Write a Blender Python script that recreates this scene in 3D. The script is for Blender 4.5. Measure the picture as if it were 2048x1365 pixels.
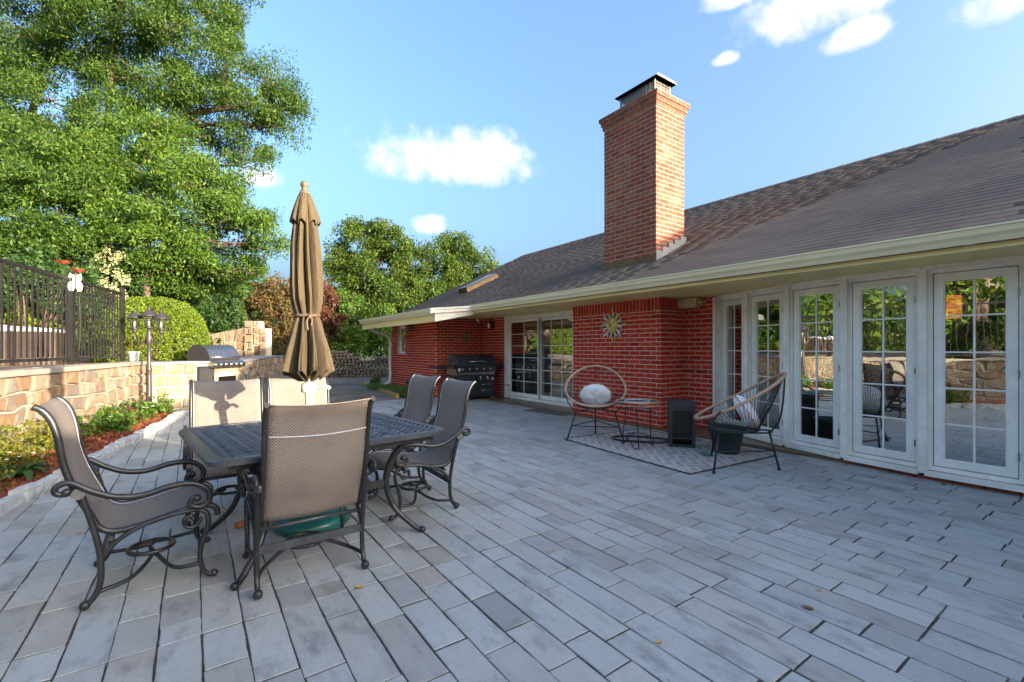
import bpy, bmesh, math, random
import numpy as np
from mathutils import Vector, Matrix

random.seed(11)
RNG = np.random.default_rng(7)
SC = bpy.context.scene
for _o in list(bpy.data.objects):
    bpy.data.objects.remove(_o)
COL = SC.collection
rad = math.radians

# ------------------------------------------------------------------ camera
CAM_H = 1.24
YAW = rad(35.07)
FPX = 910.2                      # focal length in pixels of a 2048 wide frame
cd = bpy.data.cameras.new('camera')
cam = bpy.data.objects.new('camera', cd)
COL.objects.link(cam)
cam.location = (0, 0, CAM_H)
cam.rotation_euler = (rad(90), 0, -YAW)
cd.sensor_width = 36.0
cd.lens = FPX * 36 / 2048
cd.shift_y = 0.0071
cd.clip_start = 0.05
cd.clip_end = 2000
SC.camera = cam

# ------------------------------------------------------------------ sun and sky
SUN = Vector((0.40, -0.90, 0.173)).normalized()
SUN_EL = math.asin(SUN.z)
sl = bpy.data.lights.new('sun', 'SUN')
sun = bpy.data.objects.new('sun', sl)
COL.objects.link(sun)
sun.rotation_euler = (-SUN).to_track_quat('-Z', 'Y').to_euler()
sun.location = SUN * 60
sl.energy = 2.8
sl.angle = rad(0.6)
sl.color = (1.0, 0.86, 0.66)

W = bpy.data.worlds.new('World')
SC.world = W
W.use_nodes = True
wn, wl = W.node_tree.nodes, W.node_tree.links
wn.clear()
w_out = wn.new('ShaderNodeOutputWorld')
w_bg = wn.new('ShaderNodeBackground')
w_sky = wn.new('ShaderNodeTexSky')
w_sky.sky_type = 'NISHITA'
w_sky.sun_disc = False
w_sky.sun_elevation = SUN_EL
w_sky.sun_rotation = math.atan2(SUN.x, SUN.y)
w_sky.air_density = 1.0
w_sky.dust_density = 10.0
w_sky.ozone_density = 3.4
w_bg.inputs['Strength'].default_value = 0.15
w_tc = wn.new('ShaderNodeTexCoord')


def wmath(op, a, b=None, c=None):
    n = wn.new('ShaderNodeMath')
    n.operation = op
    for k, x in enumerate((a, b, c)):
        if x is None:
            continue
        if isinstance(x, (int, float)):
            n.inputs[k].default_value = x
        else:
            wl.new(x, n.inputs[k])
    return n.outputs[0]


def wdot(vec):
    n = wn.new('ShaderNodeVectorMath')
    n.operation = 'DOT_PRODUCT'
    wl.new(w_tc.outputs['Generated'], n.inputs[0])
    n.inputs[1].default_value = vec
    return n.outputs['Value']


w_no = wn.new('ShaderNodeTexNoise')
w_no.inputs['Scale'].default_value = 7.0
w_no.inputs['Detail'].default_value = 7.0
w_no.inputs['Roughness'].default_value = 0.58
wl.new(w_tc.outputs['Generated'], w_no.inputs['Vector'])
w_n2 = wn.new('ShaderNodeTexNoise')
w_n2.inputs['Scale'].default_value = 32.0
w_n2.inputs['Detail'].default_value = 8.0
wl.new(w_tc.outputs['Generated'], w_n2.inputs['Vector'])


def cloud(az, el, aw, up, dn):
    """One cumulus: azimuth from +Y towards +X and elevation in degrees, half width and heights in radians."""
    a, e = rad(az), rad(el)
    c = Vector((math.sin(a) * math.cos(e), math.cos(a) * math.cos(e), math.sin(e)))
    r = Vector((math.cos(a), -math.sin(a), 0))
    u = r.cross(c)
    k = wmath('MAXIMUM', wdot(c), 0.01)
    x = wmath('DIVIDE', wmath('DIVIDE', wdot(r), k), aw)
    y = wmath('DIVIDE', wdot(u), k)
    yp = wmath('DIVIDE', wmath('MAXIMUM', y, 0.0), up)
    ym = wmath('DIVIDE', wmath('MINIMUM', y, 0.0), dn)
    q = wmath('ADD', wmath('MULTIPLY', x, x), wmath('ADD', wmath('MULTIPLY', yp, yp), wmath('MULTIPLY', ym, ym)))
    n = wmath('MULTIPLY', wmath('SUBTRACT', w_no.outputs['Fac'], 0.5), 2.3)
    n = wmath('ADD', n, wmath('MULTIPLY', wmath('SUBTRACT', w_n2.outputs['Fac'], 0.5), 1.4))
    f = wmath('ADD', wmath('SUBTRACT', 1.0, q), n)
    mr = wn.new('ShaderNodeMapRange')
    mr.interpolation_type = 'SMOOTHSTEP'
    wl.new(f, mr.inputs['Value'])
    mr.inputs['From Min'].default_value = -0.15
    mr.inputs['From Max'].default_value = 1.15
    front = wmath('GREATER_THAN', wdot(c), 0.3)
    dens = wmath('MULTIPLY', mr.outputs['Result'], front)
    base = wmath('ADD', wmath('MULTIPLY_ADD', wmath('DIVIDE', y, dn), 0.07, 0.70), wmath('MULTIPLY', w_n2.outputs['Fac'], 0.45))   # greyer below, uneven inside
    return dens, base


acc = None
CLOUDS = [(26.4, 21.3, .205, .085, .034), (24.9, 14.8, .038, .026, .02), (75.8, 32.4, .21, .10, .045),
          (72.6, 28.8, .052, .022, .024), (84.0, 27.8, .085, .06, .030), (60.7, 34.6, .045, .03, .014),
          (60.2, 29.8, .024, .014, .010), (5.6, 18.0, .045, .03, .02),
          (140, 30, .2, .09, .04), (205, 25, .22, .08, .04), (262, 34, .2, .08, .04), (310, 28, .18, .07, .04)]
sky_col = w_sky.outputs['Color']
for cl in CLOUDS:
    dens, base = cloud(*cl)
    cc = wn.new('ShaderNodeCombineColor')
    for k, g in enumerate((1.5, 1.5, 1.52)):
        wl.new(wmath('MULTIPLY', wmath('MINIMUM', wmath('MAXIMUM', base, 0.72), 1.0), g), cc.inputs[k])
    mx = wn.new('ShaderNodeMix')
    mx.data_type = 'RGBA'
    wl.new(dens, mx.inputs[0])
    wl.new(sky_col, mx.inputs[6])
    wl.new(cc.outputs[0], mx.inputs[7])
    sky_col = mx.outputs[2]
wl.new(sky_col, w_bg.inputs['Color'])
wl.new(w_bg.outputs[0], w_out.inputs['Surface'])

SC.view_settings.view_transform = 'Standard'
SC.view_settings.look = 'None'
SC.view_settings.gamma = 1.0
SC.view_settings.use_curve_mapping = False
SC.view_settings.exposure = 2.64
SC.render.engine = 'CYCLES'
SC.cycles.max_bounces = 8
SC.cycles.transparent_max_bounces = 12
SC.cycles.use_denoising = True
SC.cycles.sample_clamp_indirect = 6.0

# ------------------------------------------------------------------ helpers: materials
class NT:
    """Small node-tree helper for one material."""
    def __init__(s, name):
        s.m = bpy.data.materials.new(name)
        s.m.use_nodes = True
        s.n, s.l = s.m.node_tree.nodes, s.m.node_tree.links
        s.b = s.n['Principled BSDF']
        s.out = s.n['Material Output']

    def node(s, t, **kw):
        n = s.n.new(t)
        for k, v in kw.items():
            if k in n.inputs:
                s.put(v, n.inputs[k])
            else:
                setattr(n, k, v)
        return n

    def put(s, v, sock):
        if hasattr(v, 'is_linked'):
            s.l.new(v, sock)
        else:
            if isinstance(v, tuple) and len(v) == 3 and sock.type == 'RGBA':
                v = (*v, 1)
            sock.default_value = v

    def math(s, op, a, b=0.0, c=0.0):
        n = s.n.new('ShaderNodeMath')
        n.operation = op
        for k, v in enumerate((a, b, c)):
            s.put(v, n.inputs[k])
        return n.outputs[0]

    def pos(s):
        return s.n.new('ShaderNodeNewGeometry').outputs['Position']

    def noise(s, vec, scale, detail=4, rough=0.55, stretch=None):
        if stretch:
            mp = s.n.new('ShaderNodeMapping')
            s.put(vec, mp.inputs[0])
            mp.inputs['Scale'].default_value = stretch
            vec = mp.outputs[0]
        n = s.n.new('ShaderNodeTexNoise')
        s.put(vec, n.inputs['Vector'])
        n.inputs['Scale'].default_value = scale
        n.inputs['Detail'].default_value = detail
        n.inputs['Roughness'].default_value = rough
        return n.outputs['Fac']

    def ramp(s, fac, stops, interp='LINEAR'):
        n = s.n.new('ShaderNodeValToRGB')
        s.put(fac, n.inputs[0])
        r = n.color_ramp
        r.interpolation = interp
        while len(r.elements) < len(stops):
            r.elements.new(0.5)
        for e, (p, c) in zip(r.elements, stops):
            e.position = p
            e.color = (*c, 1) if len(c) == 3 else c
        return n.outputs['Color']

    def mix(s, fac, a, b, mode='MIX'):
        n = s.n.new('ShaderNodeMix')
        n.data_type = 'RGBA'
        n.blend_type = mode
        s.put(fac, n.inputs[0])
        s.put(a, n.inputs[6])
        s.put(b, n.inputs[7])
        return n.outputs[2]

    def rand(s):
        """A random number for every piece, whether it is an object or an island of a joined mesh."""
        oi = s.n.new('ShaderNodeObjectInfo').outputs['Random']
        ii = s.n.new('ShaderNodeNewGeometry').outputs['Random Per Island']
        return s.math('FRACT', s.math('ADD', oi, ii))

    def bump(s, h, strength=0.3, dist=0.01):
        n = s.n.new('ShaderNodeBump')
        s.put(h, n.inputs['Height'])
        n.inputs['Strength'].default_value = strength
        n.inputs['Distance'].default_value = dist
        s.l.new(n.outputs[0], s.b.inputs['Normal'])

    def fin(s, col=None, rough=0.6, metal=0.0, spec=None):
        if col is not None:
            s.put(col, s.b.inputs['Base Color'])
        s.put(rough, s.b.inputs['Roughness'])
        s.b.inputs['Metallic'].default_value = metal
        if spec is not None:
            s.b.inputs['Specular IOR Level'].default_value = spec
        return s.m


def plain(name, col, rough=0.5, metal=0.0, var=0.25, scale=6.0, bump=0.0, bscale=40.0, spec=None):
    """A painted, cast or moulded surface with uneven tone, dirt and a little relief."""
    t = NT(name)
    p = t.n.new('ShaderNodeTexCoord').outputs['Object']
    n1 = t.noise(p, scale, 5, 0.6)
    n2 = t.noise(p, scale * 7, 4, 0.6)
    f = t.math('ADD', t.math('MULTIPLY', n1, 0.7), t.math('MULTIPLY', n2, 0.3))
    lo = tuple(max(0, c * (1 - var)) for c in col)
    hi = tuple(min(1, c * (1 + var * 0.6)) for c in col)
    c = t.ramp(f, [(0.32, lo), (0.68, hi)])
    r = t.math('MULTIPLY_ADD', n2, 0.18, rough - 0.09)
    if bump:
        t.bump(t.noise(p, bscale, 4), bump, 0.004)
    return t.fin(c, r, metal, spec)


M = {}
# bluestone pavers
t = NT('bluestone')
p, r = t.pos(), t.rand()
off = t.node('ShaderNodeCombineXYZ', X=t.math('MULTIPLY', r, 31.0), Y=t.math('MULTIPLY', r, 17.0)).outputs[0]
pv = t.node('ShaderNodeVectorMath', operation='ADD')
t.l.new(p, pv.inputs[0]); t.l.new(off, pv.inputs[1])
pv = pv.outputs[0]
base = t.ramp(r, [(0, (.335, .335, .315)), (.15, (.40, .395, .37)), (.3, (.36, .365, .35)), (.45, (.425, .415, .385)), (.58, (.375, .37, .35)),
                  (.72, (.41, .385, .345)), (.84, (.30, .29, .275)), (.92, (.375, .335, .285)), (1, (.265, .255, .245))])
cl = t.noise(pv, 5.5, 9, 0.68, (1, .5, 1))
c = t.mix(t.ramp(cl, [(.52, (0, 0, 0)), (.72, (1, 1, 1))]), base, (.16, .15, .145))
hz = t.noise(pv, 2.6, 5, 0.6)
c = t.mix(t.math('MULTIPLY', t.ramp(hz, [(.5, (0, 0, 0)), (.72, (1, 1, 1))]), 0.55), c, (.46, .45, .42))
wear = t.noise(p, 0.9, 4, 0.55)
c = t.mix(t.math('MULTIPLY', t.ramp(wear, [(.5, (0, 0, 0)), (.68, (1, 1, 1))]), 0.38), c, (.22, .185, .125))
sp = t.noise(p, 85, 3, 0.7)
c = t.mix(t.math('MULTIPLY', t.ramp(sp, [(.58, (0, 0, 0)), (.68, (1, 1, 1))]), 0.5), c, (.17, .16, .15))
grn = t.noise(p, 30, 6, .75, (1, .3, 1))
c = t.mix(t.math('MULTIPLY', t.ramp(grn, [(.45, (0, 0, 0)), (.65, (1, 1, 1))]), .3), c, (.27, .255, .235))
rg = t.math('MULTIPLY_ADD', cl, 0.25, 0.40)
hb = t.math('ADD', t.math('MULTIPLY', cl, 0.8), t.math('MULTIPLY', t.noise(p, 34, 5, .7), 0.35))
t.bump(hb, 0.42, 0.008)
M['bluestone'] = t.fin(c, rg)

t = NT('joint_sand')
p = t.pos()
c = t.ramp(t.noise(p, 38, 5, .75), [(.35, (.022, .019, .016)), (.58, (.060, .052, .043)), (.70, (.28, .25, .21))])
t.bump(t.noise(p, 120, 3), .8, .01)
M['joint'] = t.fin(c, .95)

t = NT('brick_paving')
p, r = t.pos(), t.rand()
c = t.ramp(r, [(0, (.16, .12, .11)), (.4, (.20, .15, .14)), (.7, (.15, .14, .14)), (1, (.24, .16, .13))])
ms = t.noise(p, .8, 4)
c = t.mix(t.ramp(ms, [(.45, (0, 0, 0)), (.6, (1, 1, 1))]), c, (.11, .10, .04))
t.bump(t.noise(p, 60, 4), .3, .005)
M['brickpave'] = t.fin(c, .85)


def brick_mat(name, stops, pale=0.0, soot=0.0):
    t = NT(name)
    p, r = t.pos(), t.rand()
    c = t.ramp(r, stops)
    n = t.noise(p, 26, 5, .65)
    c = t.mix(t.math('MULTIPLY', t.ramp(n, [(.35, (0, 0, 0)), (.7, (1, 1, 1))]), .3), c, (.20, .02, .010))
    if pale:
        z = t.node('ShaderNodeSeparateXYZ', Vector=p).outputs['Z']
        band = t.ramp(t.math('MULTIPLY_ADD', z, .3333, -.7), [(.22, (0, 0, 0)), (.5, (1, 1, 1)), (.78, (1, 1, 1)), (.92, (0, 0, 0))])
        e = t.ramp(t.math('ADD', t.math('MULTIPLY', t.noise(p, 2.4, 7, .7, (1, 1, .45)), .75), t.math('MULTIPLY', r, .16)), [(.42, (0, 0, 0)), (.66, (1, 1, 1))])
        f = t.math('MULTIPLY', t.math('MULTIPLY', band, e), pale)
        c = t.mix(f, c, (.47, .30, .18))
        c = t.mix(t.math('MULTIPLY', t.ramp(t.noise(p, 3.1, 6, .7, (1, 1, .3)), [(.45, (0, 0, 0)), (.7, (1, 1, 1))]), soot), c, (.10, .065, .05))
    t.bump(t.noise(p, 70, 5, .7), .5, .006)
    return t.fin(c, .88, spec=.12)


M['brick'] = brick_mat('red_brick', [(0, (.50, .040, .017)), (.22, (.57, .050, .020)), (.42, (.40, .030, .015)), (.6, (.60, .075, .030)), (.75, (.47, .036, .016)), (.88, (.54, .055, .024)), (1, (.27, .026, .018))])
M['brick_old'] = brick_mat('weathered_brick', [(0, (.29, .072, .040)), (.3, (.35, .10, .055)), (.55, (.24, .065, .042)), (.8, (.33, .12, .072)), (1, (.21, .075, .055))], .5, .25)
M['mortar'] = plain('mortar', (.60, .42, .33), .95, var=.2, scale=12, bump=.6, bscale=90)
M['mortar_old'] = plain('old_mortar', (.46, .35, .26), .95, var=.25, scale=8, bump=.6, bscale=90)

# shingles
t = NT('asphalt_shingle')
p, r = t.pos(), t.rand()
c = t.ramp(r, [(0, (.26, .20, .155)), (.35, (.31, .235, .18)), (.7, (.28, .22, .175)), (1, (.35, .255, .19))])
st = t.noise(p, .55, 5, .6, (1, .55, 1))
c = t.mix(t.math('MULTIPLY', t.ramp(st, [(.45, (0, 0, 0)), (.62, (1, 1, 1))]), .5), c, (.14, .118, .105))
gr = t.noise(p, 240, 2, .8)
c = t.mix(.5, c, t.ramp(gr, [(.3, (.03, .03, .03)), (.7, (.22, .19, .17))]), 'OVERLAY')
t.bump(gr, .5, .004)
M['shingle'] = t.fin(c, .92, spec=.2)

M['white'] = plain('white_trim', (.86, .81, .69), .45, var=.22, scale=2.5)
M['vinyl'] = plain('white_vinyl', (.87, .83, .74), .40, var=.15, scale=4)
M['cream'] = plain('cream_soffit', (.90, .71, .29), .5, var=.14, scale=1.3)
M['gutter'] = plain('cream_gutter', (.92, .80, .49), .38, var=.10, scale=1.5)
M['flash_br'] = plain('brown_flashing', (.16, .095, .05), .45, metal=.6, var=.4, scale=7)
M['flash_gr'] = plain('grey_flashing', (.22, .22, .23), .5, metal=.3, var=.25, scale=6)
M['galv'] = plain('galvanised_steel', (.30, .27, .22), .38, metal=.85, var=.4, scale=9)
M['castal'] = plain('dark_cast_aluminium', (.040, .040, .042), .36, metal=.45, var=.45, scale=12, bump=.15, bscale=60)
M['castalg'] = plain('worn_cast_aluminium', (.085, .088, .095), .34, metal=.5, var=.4, scale=14, bump=.2, bscale=70)
M['black'] = plain('black_powder_coat', (.014, .014, .015), .35, var=.3)
M['blackplas'] = plain('black_plastic', (.030, .031, .032), .5, var=.3)
M['hood'] = plain('dark_blue_grey_enamel', (.035, .045, .06), .22, metal=.2, var=.2)
M['chrome'] = plain('bright_steel', (.62, .62, .62), .2, metal=1, var=.12)
M['steel'] = plain('brushed_steel', (.36, .34, .33), .25, metal=.95, var=.2, scale=20)
M['bronze'] = plain('bronze_paint', (.055, .046, .045), .42, metal=.25, var=.25, scale=10)
M['fencemet'] = plain('dark_brown_metal', (.020, .018, .0175), .4, metal=.2, var=.25, scale=8)
M['slate'] = plain('slate_cap', (.20, .20, .215), .55, var=.3, scale=3, bump=.5, bscale=25)
M['tan'] = plain('tan_capstone', (.30, .26, .215), .75, var=.3, scale=4, bump=.5, bscale=25)
M['granite'] = plain('pale_granite', (.46, .45, .43), .8, var=.45, scale=18, bump=.9, bscale=30)
M['ochre'] = plain('ochre_edging', (.38, .26, .10), .85, var=.45, scale=9, bump=.7, bscale=30)
M['stone_mortar'] = plain('pale_mortar', (.44, .385, .30), .95, var=.2, scale=9, bump=.7, bscale=60)
M['rattan'] = plain('tan_rattan', (.50, .31, .19), .5, var=.35, scale=16, bump=.5, bscale=120)
M['pillow'] = plain('white_cotton', (.80, .79, .77), .9, var=.06, bump=.3, bscale=140)
M['orange'] = plain('orange_fringe', (.55, .24, .05), .85, var=.4, scale=30)
M['thread'] = plain('pale_grey_thread', (.60, .60, .62), .9, var=.1)
M['greenpot'] = plain('dark_green_pot', (.022, .045, .040), .45, var=.25)
M['teal'] = plain('teal_plastic', (.008, .105, .095), .32, var=.3, scale=5)
M['tool'] = plain('green_plastic', (.06, .22, .14), .4, var=.2)
M['finial'] = plain('tan_finial', (.15, .105, .05), .5, var=.2)
M['pole'] = plain('pale_pole', (.72, .66, .54), .4, var=.15)
M['whitepot'] = plain('white_pot', (.82, .80, .74), .45, var=.08)
M['speaker'] = plain('beige_speaker', (.56, .44, .22), .5, var=.12)
M['gecko'] = plain('green_enamel', (.01, .20, .06), .25, var=.5, scale=25)
M['sunray'] = plain('verdigris_metal', (.58, .60, .50), .4, metal=.15, var=.5, scale=16)
M['sunface'] = plain('gold_patina', (.68, .46, .12), .4, metal=.2, var=.5, scale=14)
M['wood'] = plain('brown_wood', (.14, .085, .05), .7, var=.5, scale=5)
M['cedar'] = plain('cedar_panel', (.10, .065, .045), .65, var=.4, scale=4)
M['bark'] = plain('tree_bark', (.11, .072, .048), .9, var=.6, scale=8, bump=1, bscale=20)
M['logend'] = plain('split_log', (.20, .15, .115), .9, var=.6, scale=13, bump=.8, bscale=30)
M['soil'] = plain('dark_soil', (.055, .035, .024), .95, var=.5, scale=9, bump=.8)
M['coral'] = plain('coral_enamel', (.62, .13, .085), .4, var=.25, scale=12)
M['cream_moth'] = plain('pale_patterned_enamel', (.62, .56, .50), .5, var=.5, scale=22)
M['coverg'] = plain('pale_grey_cover', (.60, .60, .62), .6, var=.12)
M['inwall'] = plain('beige_plaster', (.48, .42, .34), .9, var=.08)
M['infloor'] = plain('brown_floor', (.16, .09, .05), .35, var=.35, scale=4)
M['curtain'] = plain('cream_curtain', (.58, .52, .40), .9, var=.12)
M['column'] = plain('grey_column', (.50, .50, .50), .5, var=.08)
M['leaffall'] = plain('yellow_leaf', (.55, .30, .05), .7, var=.3)
M['leafbrown'] = plain('brown_leaf', (.16, .085, .04), .8, var=.3)
M['terracotta'] = plain('terracotta', (.45, .15, .06), .7, var=.2)

t = NT('stone_block')
p, r = t.pos(), t.rand()
c = t.ramp(r, [(0, (.28, .215, .14)), (.18, (.34, .285, .205)), (.36, (.25, .155, .085)), (.52, (.36, .315, .24)), (.68, (.28, .23, .165)),
               (.82, (.19, .17, .15)), (1, (.27, .17, .095))])
off = t.node('ShaderNodeCombineXYZ', X=t.math('MULTIPLY', r, 23.0), Z=t.math('MULTIPLY', r, 11.0)).outputs[0]
pv = t.node('ShaderNodeVectorMath', operation='ADD')
t.l.new(p, pv.inputs[0]); t.l.new(off, pv.inputs[1])
n = t.noise(pv.outputs[0], 5, 6, .62, (1, 1, 1.7))
c = t.mix(t.math('MULTIPLY', t.ramp(n, [(.42, (0, 0, 0)), (.68, (1, 1, 1))]), .6), c, (.28, .125, .05))
c = t.mix(t.math('MULTIPLY', t.ramp(t.noise(pv.outputs[0], 3.1, 5), [(.52, (0, 0, 0)), (.7, (1, 1, 1))]), .5), c, (.50, .43, .32))
t.bump(t.noise(p, 14, 8, .75), 1.0, .05)
M['stone'] = t.fin(c, .85, spec=.25)

t = NT('mulch')
p, r = t.pos(), t.rand()
c = t.ramp(r, [(0, (.16, .036, .015)), (.5, (.27, .065, .024)), (1, (.36, .11, .04))])
t.bump(t.noise(p, 60, 5, .7), 1, .02)
M['mulch'] = t.fin(c, .9)

t = NT('lawn_ground')
p = t.pos()
c = t.ramp(t.noise(p, .7, 6), [(.3, (.035, .06, .018)), (.7, (.075, .11, .03))])
t.bump(t.noise(p, 18, 5), .6, .05)
M['ground'] = t.fin(c, .95)
t = NT('terrace_soil')
p = t.pos()
c = t.ramp(t.noise(p, 2.2, 6), [(.35, (.16, .09, .055)), (.65, (.26, .17, .10))])
t.bump(t.noise(p, 25, 5), .7, .03)
M['terrace'] = t.fin(c, .95)

# sling weave: UV in metres
t = NT('sling_weave')
uv = t.n.new('ShaderNodeTexCoord').outputs['UV']
sx = t.node('ShaderNodeSeparateXYZ', Vector=uv)
wu = t.math('SINE', t.math('MULTIPLY', sx.outputs[0], 2 * math.pi / .015))
wv = t.math('SINE', t.math('MULTIPLY', sx.outputs[1], 2 * math.pi / .015))
pr = t.math('MULTIPLY', wu, wv)
pn = t.noise(t.pos(), 5, 4)
light = t.ramp(pn, [(.3, (.205, .168, .142)), (.7, (.265, .215, .18))])
c = t.mix(t.ramp(pr, [(.40, (0, 0, 0)), (.56, (1, 1, 1))]), light, (.022, .017, .016))
t.bump(pr, .6, .003)
M['sling'] = t.fin(c, .6)

t = NT('umbrella_cloth')
p = t.n.new('ShaderNodeTexCoord').outputs['Object']
c = t.ramp(t.noise(p, 3, 6, .6, (1, 1, .35)), [(.3, (.050, .034, .016)), (.7, (.095, .066, .031))])
wv = t.noise(p, 260, 2, .5, (.25, .25, 2.2))
c = t.mix(.35, c, t.ramp(wv, [(.3, (.2, .2, .2)), (.7, (.8, .8, .8))]), 'OVERLAY')
t.bump(t.noise(p, 14, 4, .6, (1, 1, .4)), .5, .02)
M['brolly'] = t.fin(c, .85)

t = NT('outdoor_rug')
o = t.n.new('ShaderNodeTexCoord').outputs['Object']
s3 = t.node('ShaderNodeSeparateXYZ', Vector=o)
ax, ay = s3.outputs[0], s3.outputs[1]
def tri(tt, v, per):
    return tt.math('PINGPONG', v, per)
zz = t.math('ADD', ay, t.math('MULTIPLY', tri(t, ax, .115), 1.6))
k1 = t.math('FRACT', t.math('DIVIDE', zz, .155))
l1 = t.math('LESS_THAN', t.math('ABSOLUTE', t.math('SUBTRACT', k1, .38)), .055)
l2 = t.math('LESS_THAN', t.math('ABSOLUTE', t.math('SUBTRACT', k1, .62)), .055)
l3 = t.math('LESS_THAN', t.math('ABSOLUTE', t.math('SUBTRACT', k1, .5)), .045)
white = t.math('MAXIMUM', l1, l2)
bs = t.ramp(t.noise(t.pos(), 5, 5), [(.35, (.30, .235, .195)), (.65, (.43, .345, .29))])
c = t.mix(white, bs, (.74, .70, .66))
c = t.mix(t.math('MULTIPLY', l3, .7), c, (.10, .09, .09))
fib = t.noise(t.pos(), 320, 2, .7)
c = t.mix(.4, c, t.ramp(fib, [(.3, (.2, .2, .2)), (.7, (.8, .8, .8))]), 'OVERLAY')
t.bump(fib, .5, .004)
M['rug'] = t.fin(c, .95)
M['rugedge'] = plain('rug_binding', (.05, .045, .045), .9)
t = NT('doormat_weave')
o = t.n.new('ShaderNodeTexCoord').outputs['Object']
s3 = t.node('ShaderNodeSeparateXYZ', Vector=o)
a = t.math('SINE', t.math('MULTIPLY', t.math('ADD', s3.outputs[0], s3.outputs[1]), 95))
b = t.math('SINE', t.math('MULTIPLY', t.math('SUBTRACT', s3.outputs[0], s3.outputs[1]), 95))
c = t.ramp(t.math('MAXIMUM', a, b), [(.5, (.16, .15, .14)), (.9, (.055, .055, .055))])
M['mat'] = t.fin(c, .95)


def leaf_mat(name, stops, trans=.36, rough=.55):
    t = NT(name)
    r = t.rand()
    cn = t.noise(t.pos(), .9, 3)
    f = t.math('ADD', t.math('MULTIPLY', r, .62), t.math('MULTIPLY', cn, .45))
    c = t.ramp(f, stops)
    t.fin(c, rough, spec=.35)
    tr = t.node('ShaderNodeBsdfTranslucent')
    t.l.new(t.mix(.4, c, (.22, .33, .03), 'MIX'), tr.inputs['Color'])
    mx = t.node('ShaderNodeMixShader')
    mx.inputs[0].default_value = trans
    t.l.new(t.b.outputs[0], mx.inputs[1])
    t.l.new(tr.outputs[0], mx.inputs[2])
    t.l.new(mx.outputs[0], t.out.inputs['Surface'])
    return t.m


M['lf_locust'] = leaf_mat('locust_leaf', [(.1, (.014, .042, .009)), (.4, (.038, .090, .013)), (.7, (.080, .150, .017)), (.95, (.15, .20, .022))])
M['lf_light'] = leaf_mat('light_leaf', [(.1, (.020, .060, .010)), (.4, (.055, .125, .015)), (.7, (.105, .185, .020)), (.95, (.18, .23, .028))])
M['lf_dark'] = leaf_mat('dark_leaf', [(.1, (.016, .042, .012)), (.5, (.034, .085, .018)), (.85, (.060, .125, .025))], .3)
M['lf_mid'] = leaf_mat('mid_leaf', [(.1, (.020, .052, .010)), (.45, (.055, .108, .016)), (.75, (.11, .16, .020)), (.95, (.21, .21, .03))])
M['lf_hedge'] = leaf_mat('hedge_leaf', [(.1, (.055, .105, .010)), (.5, (.12, .18, .014)), (.9, (.20, .25, .018))], .3)
M['lf_rust'] = leaf_mat('rust_leaf', [(.1, (.05, .035, .014)), (.35, (.11, .06, .022)), (.6, (.17, .095, .035)), (.95, (.09, .13, .025))], .35)
M['lf_wine'] = leaf_mat('wine_leaf', [(.1, (.055, .018, .018)), (.5, (.12, .030, .024)), (.9, (.16, .075, .03))], .3)
M['lf_gold'] = leaf_mat('gold_leaf', [(.1, (.06, .10, .014)), (.5, (.14, .16, .02)), (.8, (.23, .20, .025)), (.97, (.30, .14, .04))], .35)
M['lf_grass'] = leaf_mat('grass_blade', [(.1, (.05, .10, .02)), (.5, (.10, .18, .035)), (.9, (.16, .24, .05))], .35)
M['blossom'] = leaf_mat('cream_blossom', [(.1, (.50, .48, .22)), (.9, (.72, .70, .42))], .3)
M['petal'] = plain('white_petal', (.82, .81, .78), .7, var=.08)

t = NT('window_glass')
fr = t.node('ShaderNodeFresnel', IOR=1.55)
wob = t.node('ShaderNodeBump')
wob.inputs['Strength'].default_value = .05
wob.inputs['Distance'].default_value = .03
t.l.new(t.noise(t.pos(), 3.0, 2, .4), wob.inputs['Height'])
gl = t.node('ShaderNodeBsdfGlossy', Roughness=0.0)
gl.inputs['Color'].default_value = (.95, .97, .96, 1)
t.l.new(wob.outputs[0], gl.inputs['Normal'])
tp = t.node('ShaderNodeBsdfTransparent')
tp.inputs['Color'].default_value = (.80, .84, .82, 1)
mx = t.node('ShaderNodeMixShader')
t.l.new(t.math('MINIMUM', t.math('MULTIPLY_ADD', fr.outputs[0], 1.5, .33), .94), mx.inputs[0])
t.l.new(tp.outputs[0], mx.inputs[1]); t.l.new(gl.outputs[0], mx.inputs[2])
t.l.new(mx.outputs[0], t.out.inputs['Surface'])
M['glass'] = t.m
t = NT('lantern_glass')
gl = t.node('ShaderNodeBsdfGlossy', Roughness=.06)
tp = t.node('ShaderNodeBsdfTransparent')
tp.inputs['Color'].default_value = (.86, .86, .80, 1)
mx = t.node('ShaderNodeMixShader')
mx.inputs[0].default_value = .16
t.l.new(tp.outputs[0], mx.inputs[1]); t.l.new(gl.outputs[0], mx.inputs[2])
t.l.new(mx.outputs[0], t.out.inputs['Surface'])
M['lglass'] = t.m
t = NT('lit_shade')
c = t.ramp(t.noise(t.pos(), 30, 3, .6, (.2, .2, 3)), [(.35, (.20, .03, .006)), (.65, (.9, .28, .05))])
t.b.inputs['Emission Strength'].default_value = .45
t.put(c, t.b.inputs['Emission Color'])
M['shade'] = t.fin(c, .6)

# ------------------------------------------------------------------ helpers: geometry
def lerp(a, b, f):
    return tuple(x + (y - x) * f for x, y in zip(a, b))


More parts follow.
